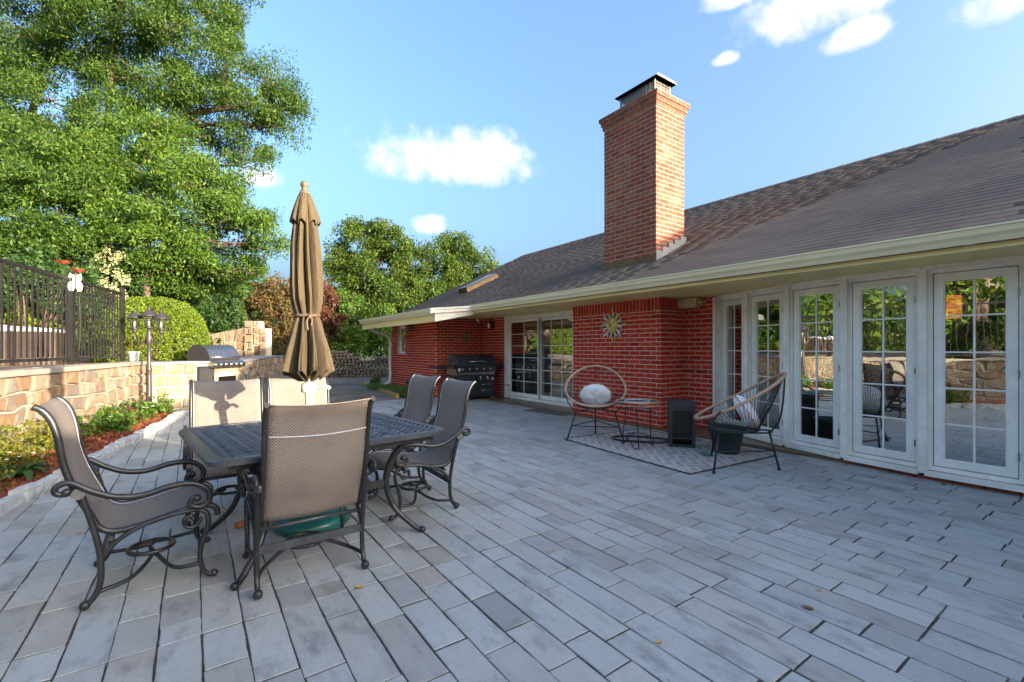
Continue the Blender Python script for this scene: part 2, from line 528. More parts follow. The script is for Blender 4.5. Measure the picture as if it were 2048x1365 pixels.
class MB:
    """Collects shapes; build() links them as ONE mesh object."""
    def __init__(s):
        s.v, s.f, s.sm, s.uv = [], [], [], {}

    def add(s, vs, fs, smooth=False):
        k = len(s.v)
        s.v += [tuple(x) for x in vs]
        s.f += [tuple(i + k for i in f) for f in fs]
        s.sm += [smooth] * len(fs)
        return s

    def box(s, c, d, R=None):
        x, y, z = (q / 2 for q in d)
        vs = [Vector((a * x, b * y, e * z)) for e in (-1, 1) for b in (-1, 1) for a in (-1, 1)]
        if R is not None:
            vs = [R @ q for q in vs]
        return s.add([q + Vector(c) for q in vs], [(0, 2, 3, 1), (4, 5, 7, 6), (0, 1, 5, 4), (2, 6, 7, 3), (0, 4, 6, 2), (1, 3, 7, 5)])

    def bx(s, x0, x1, y0, y1, z0, z1):
        return s.box(((x0 + x1) / 2, (y0 + y1) / 2, (z0 + z1) / 2), (x1 - x0, y1 - y0, z1 - z0))

    def bar(s, a, b, w, h, up=(0, 0, 1)):
        """Rectangular bar from a to b, w across and h along up."""
        a, b = Vector(a), Vector(b)
        t = (b - a).normalized()
        u = Vector(up)
        r = t.cross(u).normalized()
        u = r.cross(t).normalized()
        vs = []
        for p in (a, b):
            for i, j in ((-1, -1), (1, -1), (1, 1), (-1, 1)):
                vs.append(p + r * (i * w / 2) + u * (j * h / 2))
        return s.add(vs, [(3, 2, 1, 0), (4, 5, 6, 7), (0, 1, 5, 4), (1, 2, 6, 5), (2, 3, 7, 6), (3, 0, 4, 7)])

    def tube(s, pts, r, n=8, closed=False, cap=True, flat=1.0):
        pts = [Vector(p) for p in pts]
        N = len(pts)
        rs = r if isinstance(r, (list, tuple)) else [r] * N
        T = []
        for i in range(N):
            if closed:
                d = pts[(i + 1) % N] - pts[i - 1]
            else:
                d = pts[min(i + 1, N - 1)] - pts[max(i - 1, 0)]
            T.append(d.normalized())
        ref = Vector((0, 0, 1)) if abs(T[0].z) < .9 else Vector((1, 0, 0))
        u = T[0].cross(ref).normalized()
        vs = []
        for i in range(N):
            u = (u - T[i] * u.dot(T[i]))
            u.normalize()
            w = T[i].cross(u)
            for k in range(n):
                a = 2 * math.pi * k / n
                vs.append(pts[i] + u * (math.cos(a) * rs[i]) + w * (math.sin(a) * rs[i] * flat))
        fs = []
        for i in range(N if closed else N - 1):
            j = (i + 1) % N
            for k in range(n):
                fs.append((i * n + k, i * n + (k + 1) % n, j * n + (k + 1) % n, j * n + k))
        s.add(vs, fs, True)
        if cap and not closed:
            k0 = len(s.v) - N * n
            s.f.append(tuple(k0 + k for k in reversed(range(n)))); s.sm.append(False)
            s.f.append(tuple(k0 + (N - 1) * n + k for k in range(n))); s.sm.append(False)
        return s

    def lathe(s, prof, n=16, c=(0, 0, 0), R=None, smooth=True):
        vs = []
        for r, z in prof:
            for k in range(n):
                a = 2 * math.pi * k / n
                q = Vector((r * math.cos(a), r * math.sin(a), z))
                vs.append((R @ q if R is not None else q) + Vector(c))
        fs = []
        for i in range(len(prof) - 1):
            for k in range(n):
                fs.append((i * n + k, i * n + (k + 1) % n, (i + 1) * n + (k + 1) % n, (i + 1) * n + k))
        s.add(vs, fs, smooth)
        k0 = len(s.v) - len(vs)
        if prof[0][0] > 1e-5:
            s.f.append(tuple(k0 + k for k in reversed(range(n)))); s.sm.append(False)
        if prof[-1][0] > 1e-5:
            s.f.append(tuple(k0 + (len(prof) - 1) * n + k for k in range(n))); s.sm.append(False)
        return s

    def ball(s, c, r, n=10, m=7, sc=(1, 1, 1)):
        pr = [(max(1e-6, r * math.sin(math.pi * i / m)), -r * math.cos(math.pi * i / m)) for i in range(m + 1)]
        vs, fs = [], []
        for rr, z in pr:
            for k in range(n):
                a = 2 * math.pi * k / n
                vs.append((c[0] + rr * math.cos(a) * sc[0], c[1] + rr * math.sin(a) * sc[1], c[2] + z * sc[2]))
        for i in range(m):
            for k in range(n):
                fs.append((i * n + k, i * n + (k + 1) % n, (i + 1) * n + (k + 1) % n, (i + 1) * n + k))
        return s.add(vs, fs, True)

    def prism(s, poly, fn, depth, chamfer=0.0):
        """2D outline -> solid. fn(a, b, out) maps outline coordinates and height to space."""
        n = len(poly)
        ca = sum(q[0] for q in poly) / n
        cb = sum(q[1] for q in poly) / n
        rings = [[fn(a, b, 0) for a, b in poly], [fn(a, b, depth - chamfer) for a, b in poly]]
        if chamfer:
            top = []
            for a, b in poly:
                L = math.hypot(a - ca, b - cb) or 1
                f = max(0, 1 - chamfer * 1.4 / L)
                top.append(fn(ca + (a - ca) * f, cb + (b - cb) * f, depth))
            rings.append(top)
        vs = [q for r in rings for q in r]
        fs = []
        for i in range(len(rings) - 1):
            for k in range(n):
                fs.append((i * n + k, i * n + (k + 1) % n, (i + 1) * n + (k + 1) % n, (i + 1) * n + k))
        fs.append(tuple(reversed(range(n))))
        fs.append(tuple((len(rings) - 1) * n + k for k in range(n)))
        return s.add(vs, fs)

    def mesh(s, name):
        me = bpy.data.meshes.new(name)
        me.from_pydata(s.v, [], s.f)
        me.polygons.foreach_set('use_smooth', s.sm)
        me.update()
        return me

    def build(s, name, mat, parent=None, fixn=True):
        me = s.mesh(name)
        if fixn and len(s.f) < 60000:
            bm = bmesh.new(); bm.from_mesh(me)
            bmesh.ops.recalc_face_normals(bm, faces=bm.faces)
            bm.to_mesh(me); bm.free()
        return link(name, me, mat, parent)


def wmat(o):
    m = Matrix.LocRotScale(o.location, o.rotation_euler, o.scale)
    return (wmat(o.parent) @ o.matrix_parent_inverse @ m) if o.parent else m


def link(name, me, mat, parent=None, keep=True):
    o = bpy.data.objects.new(name, me)
    if mat is not None and me is not None and len(me.materials) == 0:
        me.materials.append(M[mat] if isinstance(mat, str) else mat)
    COL.objects.link(o)
    if parent is not None:
        o.parent = parent
        if keep:
            o.matrix_parent_inverse = wmat(parent).inverted()
    return o


def tag(o, label=None, cat=None, group=None, kind=None):
    if label: o['label'] = label
    if cat: o['category'] = cat
    if group: o['group'] = group
    if kind: o['kind'] = kind
    return o


def empty(name, loc=(0, 0, 0), rz=0.0, label=None, cat=None, group=None):
    o = bpy.data.objects.new(name, None)
    o.empty_display_size = .1
    COL.objects.link(o)
    o.location = loc
    o.rotation_euler = (0, 0, rz)
    return tag(o, label, cat, group)


def copy_tree(o, parent=None):
    c = o.copy()
    COL.objects.link(c)
    c.parent = parent
    for ch in [q for q in bpy.data.objects if q.parent == o]:
        copy_tree(ch, c)
    return c


def npmesh(name, V, Fq, mat, parent=None, smooth=False):
    me = bpy.data.meshes.new(name)
    V = np.ascontiguousarray(V, dtype=np.float32)
    Fq = np.ascontiguousarray(Fq, dtype=np.int32)
    k = Fq.shape[1]
    me.vertices.add(len(V)); me.vertices.foreach_set('co', V.ravel())
    me.loops.add(Fq.size); me.loops.foreach_set('vertex_index', Fq.ravel())
    me.polygons.add(len(Fq))
    me.polygons.foreach_set('loop_start', np.arange(0, Fq.size, k, dtype=np.int32))
    me.polygons.foreach_set('loop_total', np.full(len(Fq), k, dtype=np.int32))
    me.update(calc_edges=True)
    return link(name, me, mat, parent)


CS, SN = math.cos(YAW), math.sin(YAW)


def project(x, y, z):
    d = x * SN + y * CS
    if d < .05:
        return None
    return (1024 + FPX * (x * CS - y * SN) / d, 697 - FPX * (z - CAM_H) / d, d)


_pm = {}


def paver_mesh(d, ch, name, mat, var):
    """A cleft stone slab: slightly wavy outline, worn top edge."""
    key = (round(d[0], 2), round(d[1], 2), ch, name, mat, var)
    if key not in _pm:
        rv = random.Random(hash(key[:2]) % 9973 + var * 71)
        x, y, z = d[0] / 2, d[1] / 2, d[2]
        out = []
        for (ax, ay), (bx_, by_), k in (((-x, -y), (x, -y), 2), ((x, -y), (x, y), 4), ((x, y), (-x, y), 2), ((-x, y), (-x, -y), 4)):
            for i in range(k):
                f = i / k
                j = .0020 if i else .0016
                out.append((ax + (bx_ - ax) * f + rv.uniform(-j, j), ay + (by_ - ay) * f + rv.uniform(-j, j)))
        n = len(out)
        vs = [(a, b, 0) for a, b in out] + [(a, b, z - ch * rv.uniform(.6, 1.6)) for a, b in out] + [(a - math.copysign(ch * rv.uniform(.7, 1.8), a), b - math.copysign(ch * rv.uniform(.7, 1.8), b), z) for a, b in out]
        fs = [(L * n + k, L * n + (k + 1) % n, (L + 1) * n + (k + 1) % n, (L + 1) * n + k) for L in (0, 1) for k in range(n)]
        fs.append(tuple(2 * n + k for k in range(n)))
        me = MB().add(vs, fs).mesh(name)
        me.materials.append(M[mat])
        _pm[key] = me
    return _pm[key]


def piece_mesh(d, ch, name, mat, i=0):
    if name == 'paver':
        return paver_mesh(d, ch, name, mat, i % 4)
    key = (round(d[0], 3), round(d[1], 3), round(d[2], 3), ch, name, mat)
    if key not in _pm:
        m = MB()
        x, y, z = d[0] / 2, d[1] / 2, d[2]
        vs = [(a * x, b * y, 0) for b in (-1, 1) for a in (-1, 1)] + [(a * x, b * y, z - ch) for b in (-1, 1) for a in (-1, 1)] + \
             [(a * (x - ch), b * (y - ch), z) for b in (-1, 1) for a in (-1, 1)]
        q = lambda a, b, c, e: (a, b, c, e)
        fs = [q(0, 2, 3, 1)]
        for o in (0, 4):
            fs += [q(o, o + 1, o + 5, o + 4), q(o + 1, o + 3, o + 7, o + 5), q(o + 3, o + 2, o + 6, o + 7), q(o + 2, o, o + 4, o + 6)]
        fs.append(q(8, 9, 11, 10))
        m.add(vs, fs)
        me = m.mesh(name)
        me.materials.append(M[mat])
        _pm[key] = me
    return _pm[key]


def pieces(name, plist, mat, parent, limit=300, ch=.004, rest=None):
    """plist: (matrix, (dx, dy, dz)) - pieces lie in local xy and stand out along local z.
    The ones that show largest become objects sharing meshes, the others one joined part of kind stuff."""
    sc = []
    for i, (mt, d) in enumerate(plist):
        c = mt.translation
        p = project(*c)
        s = 0
        if p and -60 < p[0] < 2108 and -60 < p[1] < 1425:
            n = (mt.to_3x3() @ Vector((0, 0, 1))).normalized()
            v = (Vector((0, 0, CAM_H)) - c).normalized()
            f = n.dot(v)
            if f > 0:
                s = d[0] * d[1] * f / p[2] ** 2
        sc.append((-s, i))
    sc.sort()
    top = [i for s, i in sc[:limit] if s < 0]
    tops = set(top)
    for i in top:
        mt, d = plist[i]
        o = bpy.data.objects.new(name, piece_mesh(d, ch, name, mat, i))
        COL.objects.link(o)
        o.parent = parent
        o.matrix_parent_inverse = wmat(parent).inverted()
        o.matrix_basis = mt
    V, Fq, k = [], [], 0
    for i, (mt, d) in enumerate(plist):
        if i in tops:
            continue
        me = piece_mesh(d, ch, name, mat, i)
        V += [mt @ v.co for v in me.vertices]
        Fq += [[j + k for j in pl.vertices] for pl in me.polygons]
        k += len(me.vertices)
    if V:
        me = bpy.data.meshes.new(rest or (name + '_field'))
        me.from_pydata([tuple(v) for v in V], [], Fq)
        o = link(rest or (name + '_field'), me, mat, parent)
        tag(o, kind='stuff')


def frame_mat(o, T, N):
    """Local x along T, local z along N (outwards)."""
    T, N = Vector(T).normalized(), Vector(N).normalized()
    B = N.cross(T)
    m = Matrix((T, B, N)).transposed().to_4x4()
    m.translation = Vector(o)
    return m


def brick_panel(out, o, T, N, L, z0, z1, holes=(), soldier=False, course=.0705, bl=.197, jn=.013, depth=.03, phase=0.0, jit=.0012):
    """Running-bond bricks on a vertical face starting at o, going along T."""
    o, T, N = Vector(o), Vector(T).normalized(), Vector(N).normalized()
    ztop = z1 - (.205 if soldier else 0)
    k, z = 0, z0
    rows = []
    while z + course * .6 < ztop:
        h = min(course, ztop - z) - jn
        a = -((bl + jn) * (.5 if k % 2 else 0) + phase)
        while a < L:
            rows.append((max(a, 0), min(a + bl, L), z + jn * .5, h))
            a += bl + jn
        z += course
        k += 1
    if soldier:
        a = 0
        while a < L:
            rows.append((a, min(a + .0605, L), ztop + jn * .5, .193))
            a += .0705
    for a0, a1, zb, h in rows:
        segs = [(a0, a1)]
        for h0, h1, hz0, hz1 in holes:
            if zb + h * .5 < hz0 or zb + h * .5 > hz1:
                continue
            ns = []
            for b0, b1 in segs:
                if b1 <= h0 or b0 >= h1:
                    ns.append((b0, b1)); continue
                if b0 < h0: ns.append((b0, h0))
                if b1 > h1: ns.append((h1, b1))
            segs = ns
        for b0, b1 in segs:
            w = round((b1 - b0) / .01) * .01
            if w < .025 or h < .015:
                continue
            c = o + T * ((b0 + b1) / 2) + N * (-depth + .0045 + random.uniform(-jit, jit))
            c.z = zb + h / 2
            out.append((frame_mat(c, T, N), (min(w, b1 - b0 + .004), round(h, 3), depth)))


# ------------------------------------------------------------------ ground and patio
g = MB().add([(-300, -300, -.06), (300, -300, -.06), (300, 300, -.06), (-300, 300, -.06)], [(0, 1, 2, 3)])
tag(g.build('ground', 'ground'), kind='structure')

WD = Vector((.2079, .9781, 0))                    # direction of the retaining wall, bed and fence
WN = Vector((.9781, -.2079, 0))                   # its normal, towards the patio
WC = Vector((-.75, 11.3, 0))                      # corner by the lamp


def wall_pt(t, off=0.0, z=0.0):
    p = WC + WD * t + WN * off
    return Vector((p.x, p.y, z))


patio = MB()
patio.add([(-4.5, -6, -.0038), (6.6, -6, -.0038), (6.6, 10.9, -.0038), (-4.5, 10.9, -.0038)], [(0, 1, 2, 3)])
patio = tag(patio.build('patio', 'joint'), kind='structure')
plist = []
cw = .155
seams = [-3.0, -.55, 2.39, 5.35, 8.1, 10.62]
x = -2.6
ci = 0
rp = random.Random(5)
while x < 6.45:
    curb_lim = lambda xx: 0
    for s0, s1 in zip(seams[:-1], seams[1:]):
        y = s0
        first = True
        while y < s1 - .02:
            L = rp.choice([.23, .30, .30, .38, .38, .42, .46, .46, .53])
            if first:
                L = rp.choice([.15, .23, .30, .38, .46, .61]); first = False
            if s1 - (y + L) < .14:
                L = s1 - y
            L = round(L, 2)
            yc, xc = y + L / 2, x + cw / 2
            edge = -1.173 + .193 * (yc - 4.965) - .02      # bed edging runs here
            if xc > edge - .05 and not (yc > 10.3 and False):
                jw = rp.uniform(.004, .009)
                d = (round(cw - jw, 3), round(L - rp.uniform(.006, .012), 3), .010)
                mt = Matrix.Translation((xc + rp.uniform(-.0022, .0022), yc + rp.uniform(-.002, .002), -.010 + rp.uniform(-.0012, .0012))) @ Matrix.Rotation(rp.uniform(-.004, .004), 4, 'Z') \
                    @ Matrix.Rotation(rp.uniform(-.003, .003), 4, 'X')
                plist.append((mt, d))
            y += L
    x += cw
    ci += 1
pieces('paver', plist, 'bluestone', patio, 300, .002, 'paver_field')

# farther brick paving
bp = tag(MB().add([(-1, 10.62, -.018), (8.6, 10.62, -.018), (8.6, 23.5, -.018), (-1, 23.5, -.018)], [(0, 1, 2, 3)]).build('brick_path', 'joint'), kind='structure')
plist = []
for j in range(120):
    y = 10.64 + j * .106
    if y > 22.6:
        break
    for i in range(46):
        xx = -.6 + i * .206 + (.103 if j % 2 else 0)
        if xx > 8.2:
            continue
        plist.append((Matrix.Translation((xx, y + .05, -.018 + rp.uniform(-.001, .001))), (.198, .098, .016)))
pieces('paving_brick', plist, 'brickpave', bp, 120, .003, 'paving_brick_field')

# upper terrace behind the retaining wall
tr = MB()
a, b, c, d = wall_pt(-20, -.22), wall_pt(0, -.22), Vector((-.6, 24, 0)), Vector((-60, 24, 0))
e = Vector((-60, -12, 0))
q = [a, b, c, d, e]
tr.add([(p.x, p.y, .93) for p in q] + [(p.x, p.y, -.05) for p in q], [(0, 1, 2, 3, 4), (0, 5, 6, 1), (1, 6, 7, 2), (2, 7, 8, 3), (3, 8, 9, 4), (4, 9, 5, 0)])
tag(tr.build('terrace', 'terrace'), kind='structure')

# planting bed with mulch
bed = MB()
E0, E1 = Vector((-1.92, 1.1, 0)), Vector((-.10, 10.53, 0))   # line of the edging stones
nb = 40
vs = []
for i in range(nb + 1):
    f = i / nb
    pe = E0.lerp(E1, f)
    tw = (pe - WC).dot(WD)
    pw = wall_pt(min(tw, -.02), .03)
    for j in range(7):
        p = pe.lerp(pw, j / 6)
        vs.append((p.x, p.y, .035 + .05 * (j / 6) + RNG.uniform(-.012, .012)))
bed.add(vs, [(i * 7 + j, i * 7 + j + 1, (i + 1) * 7 + j + 1, (i + 1) * 7 + j) for i in range(nb) for j in range(6)], True)
bed = tag(bed.build('planting_bed', 'mulch'), kind='structure')


def bed_pt(y, f):
    """Point of the bed: y along it, f from edging (0) to wall (1)."""
    pe = E0.lerp(E1, (y - E0.y) / (E1.y - E0.y))
    tw = (pe - WC).dot(WD)
    pw = wall_pt(min(tw, -.02), .03)
    p = pe.lerp(pw, f)
    return Vector((p.x, p.y, .035 + .05 * f))


n = 15000
V, Fq = [], []
ys = RNG.uniform(3.2, 10.5, n); fs_ = RNG.uniform(.04, .98, n)
for k in range(n):
    p = bed_pt(ys[k], fs_[k])
    p.z += RNG.uniform(0, .022)
    a1 = RNG.uniform(0, 2 * math.pi); el = RNG.normal(0, .35)
    tdir = Vector((math.cos(a1) * math.cos(el), math.sin(a1) * math.cos(el), math.sin(el)))
    sd = tdir.cross(Vector((RNG.normal(0, .4), RNG.normal(0, .4), 1))).normalized()
    L, w = RNG.uniform(.018, .05), RNG.uniform(.004, .010)
    for q in (p - tdir * L, p + sd * w, p + tdir * L, p - sd * w):
        V.append(tuple(q))
    Fq.append((4 * k, 4 * k + 1, 4 * k + 2, 4 * k + 3))
mc = npmesh('mulch_chips', np.array(V), np.array(Fq), 'mulch')
tag(mc, 'rust red bark mulch lying loose over the planting bed', 'mulch', kind='stuff')

# edging stones
edging = empty('stone_edging', tuple(E0), 0, 'low row of pale rough granite blocks edging the mulch bed', 'edging')
y = 1.2
ED = (E1 - E0).normalized()
EN = Vector((ED.y, -ED.x, 0))
s = 0.0
tot = (E1 - E0).length + .12
while s < tot:
    L = random.uniform(.2, .42)
    h = random.uniform(.085, .115)
    w = random.uniform(.10, .13)
    m = MB()
    nx, ny, nz = 5, 3, 3
    c0 = E0 + ED * (s + L / 2)
    idx = {}
    bm = bmesh.new()
    bmesh.ops.create_cube(bm, size=1)
    bmesh.ops.subdivide_edges(bm, edges=bm.edges[:], cuts=2, use_grid_fill=True)
    for v in bm.verts:
        q = v.co.copy()
        rr = q.normalized() * .62
        q = q.lerp(rr, .28)
        q.x *= (L - .012); q.y *= w; q.z *= h
        q += Vector((random.uniform(-.008, .008), random.uniform(-.008, .008), random.uniform(-.007, .007)))
        v.co = c0 + ED * q.x + EN * (q.y - .02) + Vector((0, 0, q.z + h / 2 - .01))
    me = bpy.data.meshes.new('edging_stone')
    bm.to_mesh(me); bm.free()
    link('edging_stone', me, 'granite', edging)
    s += L

# ------------------------------------------------------------------ stone facing helper
def stone_face(parent, o, T, N, L, z0, z1, sw=.34, sh=.24, depth=.05, seed=1, holes=(), name='stone', jit=.3, topfn=None):
    rs = random.Random(seed)
    o, T, N = Vector(o), Vector(T).normalized(), Vector(N).normalized()
    nr = max(1, round((z1 - z0) / sh))
    zl = [z0 + (z1 - z0) * k / nr for k in range(nr + 1)]
    zoff = {}

    def zz(k, a):
        if k in (0, nr):
            if k == nr and topfn:
                return topfn(a)
            return zl[k]
        key = (k, round(a, 2))
        if key not in zoff:
            zoff[key] = zl[k] + rs.uniform(-jit, jit) * sh * .55
        return zoff[key]
    fn0 = lambda a, b, w: o + T * a + Vector((0, 0, b)) + N * w
    cuts = []
    for k in range(nr):
        c = [0.0]
        a = rs.uniform(.4, 1.1) * sw
        while a < L - sw * .35:
            c.append(a); a += sw * rs.uniform(.55, 1.5)
        c.append(L)
        cuts.append(c)
    for k in range(nr):
        c = cuts[k]
        sl = {a: rs.uniform(-jit, jit) * sw * .35 for a in c}
        sl[0.0] = sl[L] = 0
        for a0, a1 in zip(c[:-1], c[1:]):
            mid = [a for a in (cuts[k - 1] if k else []) if a0 + .03 < a < a1 - .03]
            midt = [a for a in (cuts[k + 1] if k < nr - 1 else []) if a0 + .03 < a < a1 - .03]
            poly = [(a0 - sl[a0], zz(k, a0))] + [(a, zz(k, a)) for a in mid] + [(a1 - sl[a1], zz(k, a1)), (a1 + sl[a1], zz(k + 1, a1))] + \
                   [(a, zz(k + 1, a)) for a in reversed(midt)] + [(a0 + sl[a0], zz(k + 1, a0))]
            ca, cb = sum(p[0] for p in poly) / len(poly), sum(p[1] for p in poly) / len(poly)
            if any(h0 < ca < h1 and q0 < cb < q1 for h0, h1, q0, q1 in holes):
                continue
            g2 = []
            for pa, pb in poly:
                f = 1 - .019 / max(.05, math.hypot(pa - ca, pb - cb))
                g2.append((ca + (pa - ca) * f, cb + (pb - cb) * f))
            dd = depth * rs.uniform(.8, 1.35)
            MB().prism(g2, lambda a, b, w: fn0(a, b, w - depth * .6), dd, .018).build(name, 'stone', parent, fixn=False)


# retaining wall along the bed
rw = empty('retaining_wall', tuple(wall_pt(-4, 0)), 0, 'low retaining wall of tan and ochre fieldstone behind the mulch bed', 'wall')
LW = 15.0
p0 = wall_pt(-LW, 0)
co = MB()
a, b = wall_pt(-LW, -.23), wall_pt(-.0, -.23)
c, d = wall_pt(0, -.012), wall_pt(-LW, -.012)
co.add([(q.x, q.y, z) for z in (-.04, .93) for q in (a, b, c, d)], [(0, 1, 2, 3), (4, 5, 6, 7), (0, 1, 5, 4), (1, 2, 6, 5), (2, 3, 7, 6), (3, 0, 4, 7)])
co.build('mortar_core', 'stone_mortar', rw)
stone_face(rw, wall_pt(-LW, 0), WD, WN, LW, .0, .93, .31, .186, .06, 4, jit=.36)
s = 0
k = 0
while s < LW - .1:
    L = min(random.uniform(.55, .95), LW - s)
    a, b = wall_pt(-LW + s + .003, -.26), wall_pt(-LW + s + L - .003, -.26)
    c, d = wall_pt(-LW + s + L - .003, .045 + random.uniform(-.012, .012)), wall_pt(-LW + s + .003, .045 + random.uniform(-.012, .012))
    zt = .995 + random.uniform(-.004, .004)
    m = MB().prism([(0, 0)] * 4, lambda *_: (0, 0, 0), 0) if False else MB()
    m.add([(q.x, q.y, z) for z in (.932, zt) for q in (a, b, c, d)], [(0, 1, 2, 3), (4, 5, 6, 7), (0, 1, 5, 4), (1, 2, 6, 5), (2, 3, 7, 6), (3, 0, 4, 7)])
    m.build('capstone', 'tan', rw)
    s += L

# ------------------------------------------------------------------ the house
house = empty('brick_house', (8, 5, 0), 0, 'long single storey red brick house with dark shingle roof and tall chimney', 'house')
XW, XB, XG = 6.40, 5.82, 5.03                    # main wall, chimney breast, far wing
Y0H, Y1H = -7.6, 13.6
SOF = 2.02
bow = [Vector(p) for p in ((6.51, 3.83), (6.23, 3.26), (5.98, 2.63), (5.81, 1.97), (5.72, 1.30), (5.72, .62), (5.81, -.05), (5.98, -.71), (6.23, -1.34), (6.55, -1.94))]

core = MB()
core.bx(XW, XW + .2, 3.86, 4.40, -.04, SOF + .03)
core.bx(XB, XW + .2, 4.345, 6.30, -.04, SOF + .03)
core.bx(XW, XW + .2, 6.28, 6.86, -.04, SOF + .03)
core.bx(XW, XW + .2, 9.30, 10.60, -.04, SOF + .03)
core.bx(XW + .001, XW + .2, 6.86, 9.30, 1.995, SOF + .03)
core.bx(XG, XW + .2, 10.50, 10.70, -.04, SOF + .03)
for a0, a1, b0, b1 in ((10.7, 12.51, -.04, SOF), (13.14, Y1H, -.04, SOF), (12.51, 13.14, -.04, 1.05), (12.51, 13.14, 1.93, SOF)):
    core.bx(XG, XG + .2, a0, a1, b0, b1)
core.bx(XG + .2, 15.0, Y1H - .2, Y1H, -.04, SOF)
core.bx(15.0, 15.2, Y0H, Y1H, -.04, SOF)
core.bx(XW, XW + .2, -3.9, -1.85, -.04, SOF)
core.bx(XW, 15.0, Y0H, Y0H + .2, -.04, SOF)
# unseen annex behind the viewer, added to shade the near patio
core.bx(.2, XW, -4.0, -3.8, -.04, 2.06)
core.bx(.2, .4, -7.4, -4.0, -.04, 2.06)
core.bx(.4, XW, -7.4, -7.2, -.04, 2.06)
# gable ends
for yy in (Y0H + .1, Y1H - .1):
    core.prism([(5.6, SOF), (15.0, SOF), (10.1, 4.5)], lambda a, b, w, yy=yy: Vector((a, yy - .1 + w, b)), .2)
walls = core.build('brick_wall', 'mortar', house)

BR = []
BS = []
MY, MX = (0, 1, 0), (-1, 0, 0)
brick_panel(BR, (XB, 4.341, 0), MY, MX, 1.963, 0, SOF, soldier=True)
brick_panel(BR, (XW, 4.345, 0), MX, (0, -1, 0), .574, 0, SOF, soldier=True, phase=.05)
brick_panel(BR, (XW, 3.86, 0), MY, MX, .478, 0, SOF, phase=.12)
brick_panel(BR, (XW, 6.30, 0), MY, MX, .56, 0, SOF)
brick_panel(BR, (XW, 9.30, 0), MY, MX, 1.20, 0, SOF, phase=.03)
brick_panel(BR, (XW, 10.5, 0), MX, (0, -1, 0), 1.37, 0, SOF)
brick_panel(BR, (XG, 10.497, 0), MY, MX, 3.10, 0, SOF, holes=[(2.01, 2.645, 1.045, 1.94)], phase=.08)
brick_panel(BR, (XW, -3.9, 0), MY, MX, 2.05, 0, SOF)
brick_panel(BR, (.2, -3.8, 0), (1, 0, 0), (0, 1, 0), 6.2, 0, 2.05)
for a, b in zip(bow[:-1], bow[1:]):
    T = Vector((b.x - a.x, b.y - a.y, 0))
    N = Vector((-T.y, T.x, 0)).normalized()
    N = -N if N.x > 0 else N
    brick_panel(BS, (a.x - N.x * -.02, a.y - N.y * -.02, 0), T, N, T.length, -.018, .036, course=.054)
pieces('brick', BR, 'brick', walls, 190, .003, 'brick_field')
pieces('sill_brick', BS, 'brick_old', walls, 20, .003, 'sill_brick_field')

# ---- roof
RZ0, RX0, RX1, RZ1 = 2.185, 5.06, 10.1, 4.69
pit = (RZ1 - RZ0) / (RX1 - RX0)
rf = MB()
yA, yB, yW = Y0H - .2, Y1H + .15, 8.77
rf.prism([(RX0, RZ0 - .02), (RX1, RZ1 - .02), (15.3, RZ0 - .08), (15.3, RZ0 - .2), (RX1, RZ1 - .15), (RX0, RZ0 - .13)],
         lambda a, b, w: Vector((a, yA + w, b)), yB - yA)
rf.prism([(4.14, 2.045), (RX0, RZ0 - .025), (RX0, RZ0 - .12), (4.14, 1.97)], lambda a, b, w: Vector((a, yW + w, b)), yB - yW)
rf.bx(-.3, XW, -7.6, -3.7, 2.06, 2.13)  # roof slab of the added annex, sized for its shadow edge
roof = rf.build('roof', 'shingle', house)
SH = []
sl_len = math.hypot(RX1 - RX0, RZ1 - RZ0)
TS = Vector((0, -1, 0))
up = Vector((RX1 - RX0, 0, RZ1 - RZ0)).normalized()
nr = Vector((-up.z, 0, up.x))
rs = random.Random(3)


def wedge(name='shingle'):
    key = ('wedge',)
    if key not in _pm:
        m = MB()
        w, l = .1514, .095
        m.add([(-w, -l, 0), (w, -l, 0), (w, l, -.004), (-w, l, -.004), (-w, -l, .0045), (w, -l, .0045), (w, l, .0), (-w, l, .0)],
              [(4, 5, 6, 7), (0, 1, 5, 4), (1, 2, 6, 5), (3, 0, 4, 7), (0, 3, 2, 1)])
        me = m.mesh(name); me.materials.append(M['shingle']); _pm[key] = me
    return _pm[key]


def shingle_field(x0, z0, upv, n, slen, ya, yb, out):
    ex = .127
    k = 0
    while k * ex < slen - .05:
        sd = k * ex + .06
        y = ya + rs.choice((0, .05, .10, .152, .20, .25)) - .05
        while y < yb - .1:
            ph = 0.0
            c = Vector((x0, y + .152, z0)) + upv * sd + n * (.002 + ph * .6)
            mt = frame_mat(c, TS, n) @ Matrix.Rotation(rs.uniform(-.008, .008), 4, 'Z')
            mt = frame_mat(c, (0, -1, 0), n)
            bx_ = Vector((mt[0][1], mt[1][1], mt[2][1]))
            if bx_.dot(upv) < 0:
                mt = frame_mat(c, (0, 1, 0), n)
            mt = mt
            out.append(mt)
            y += .305
        k += 1


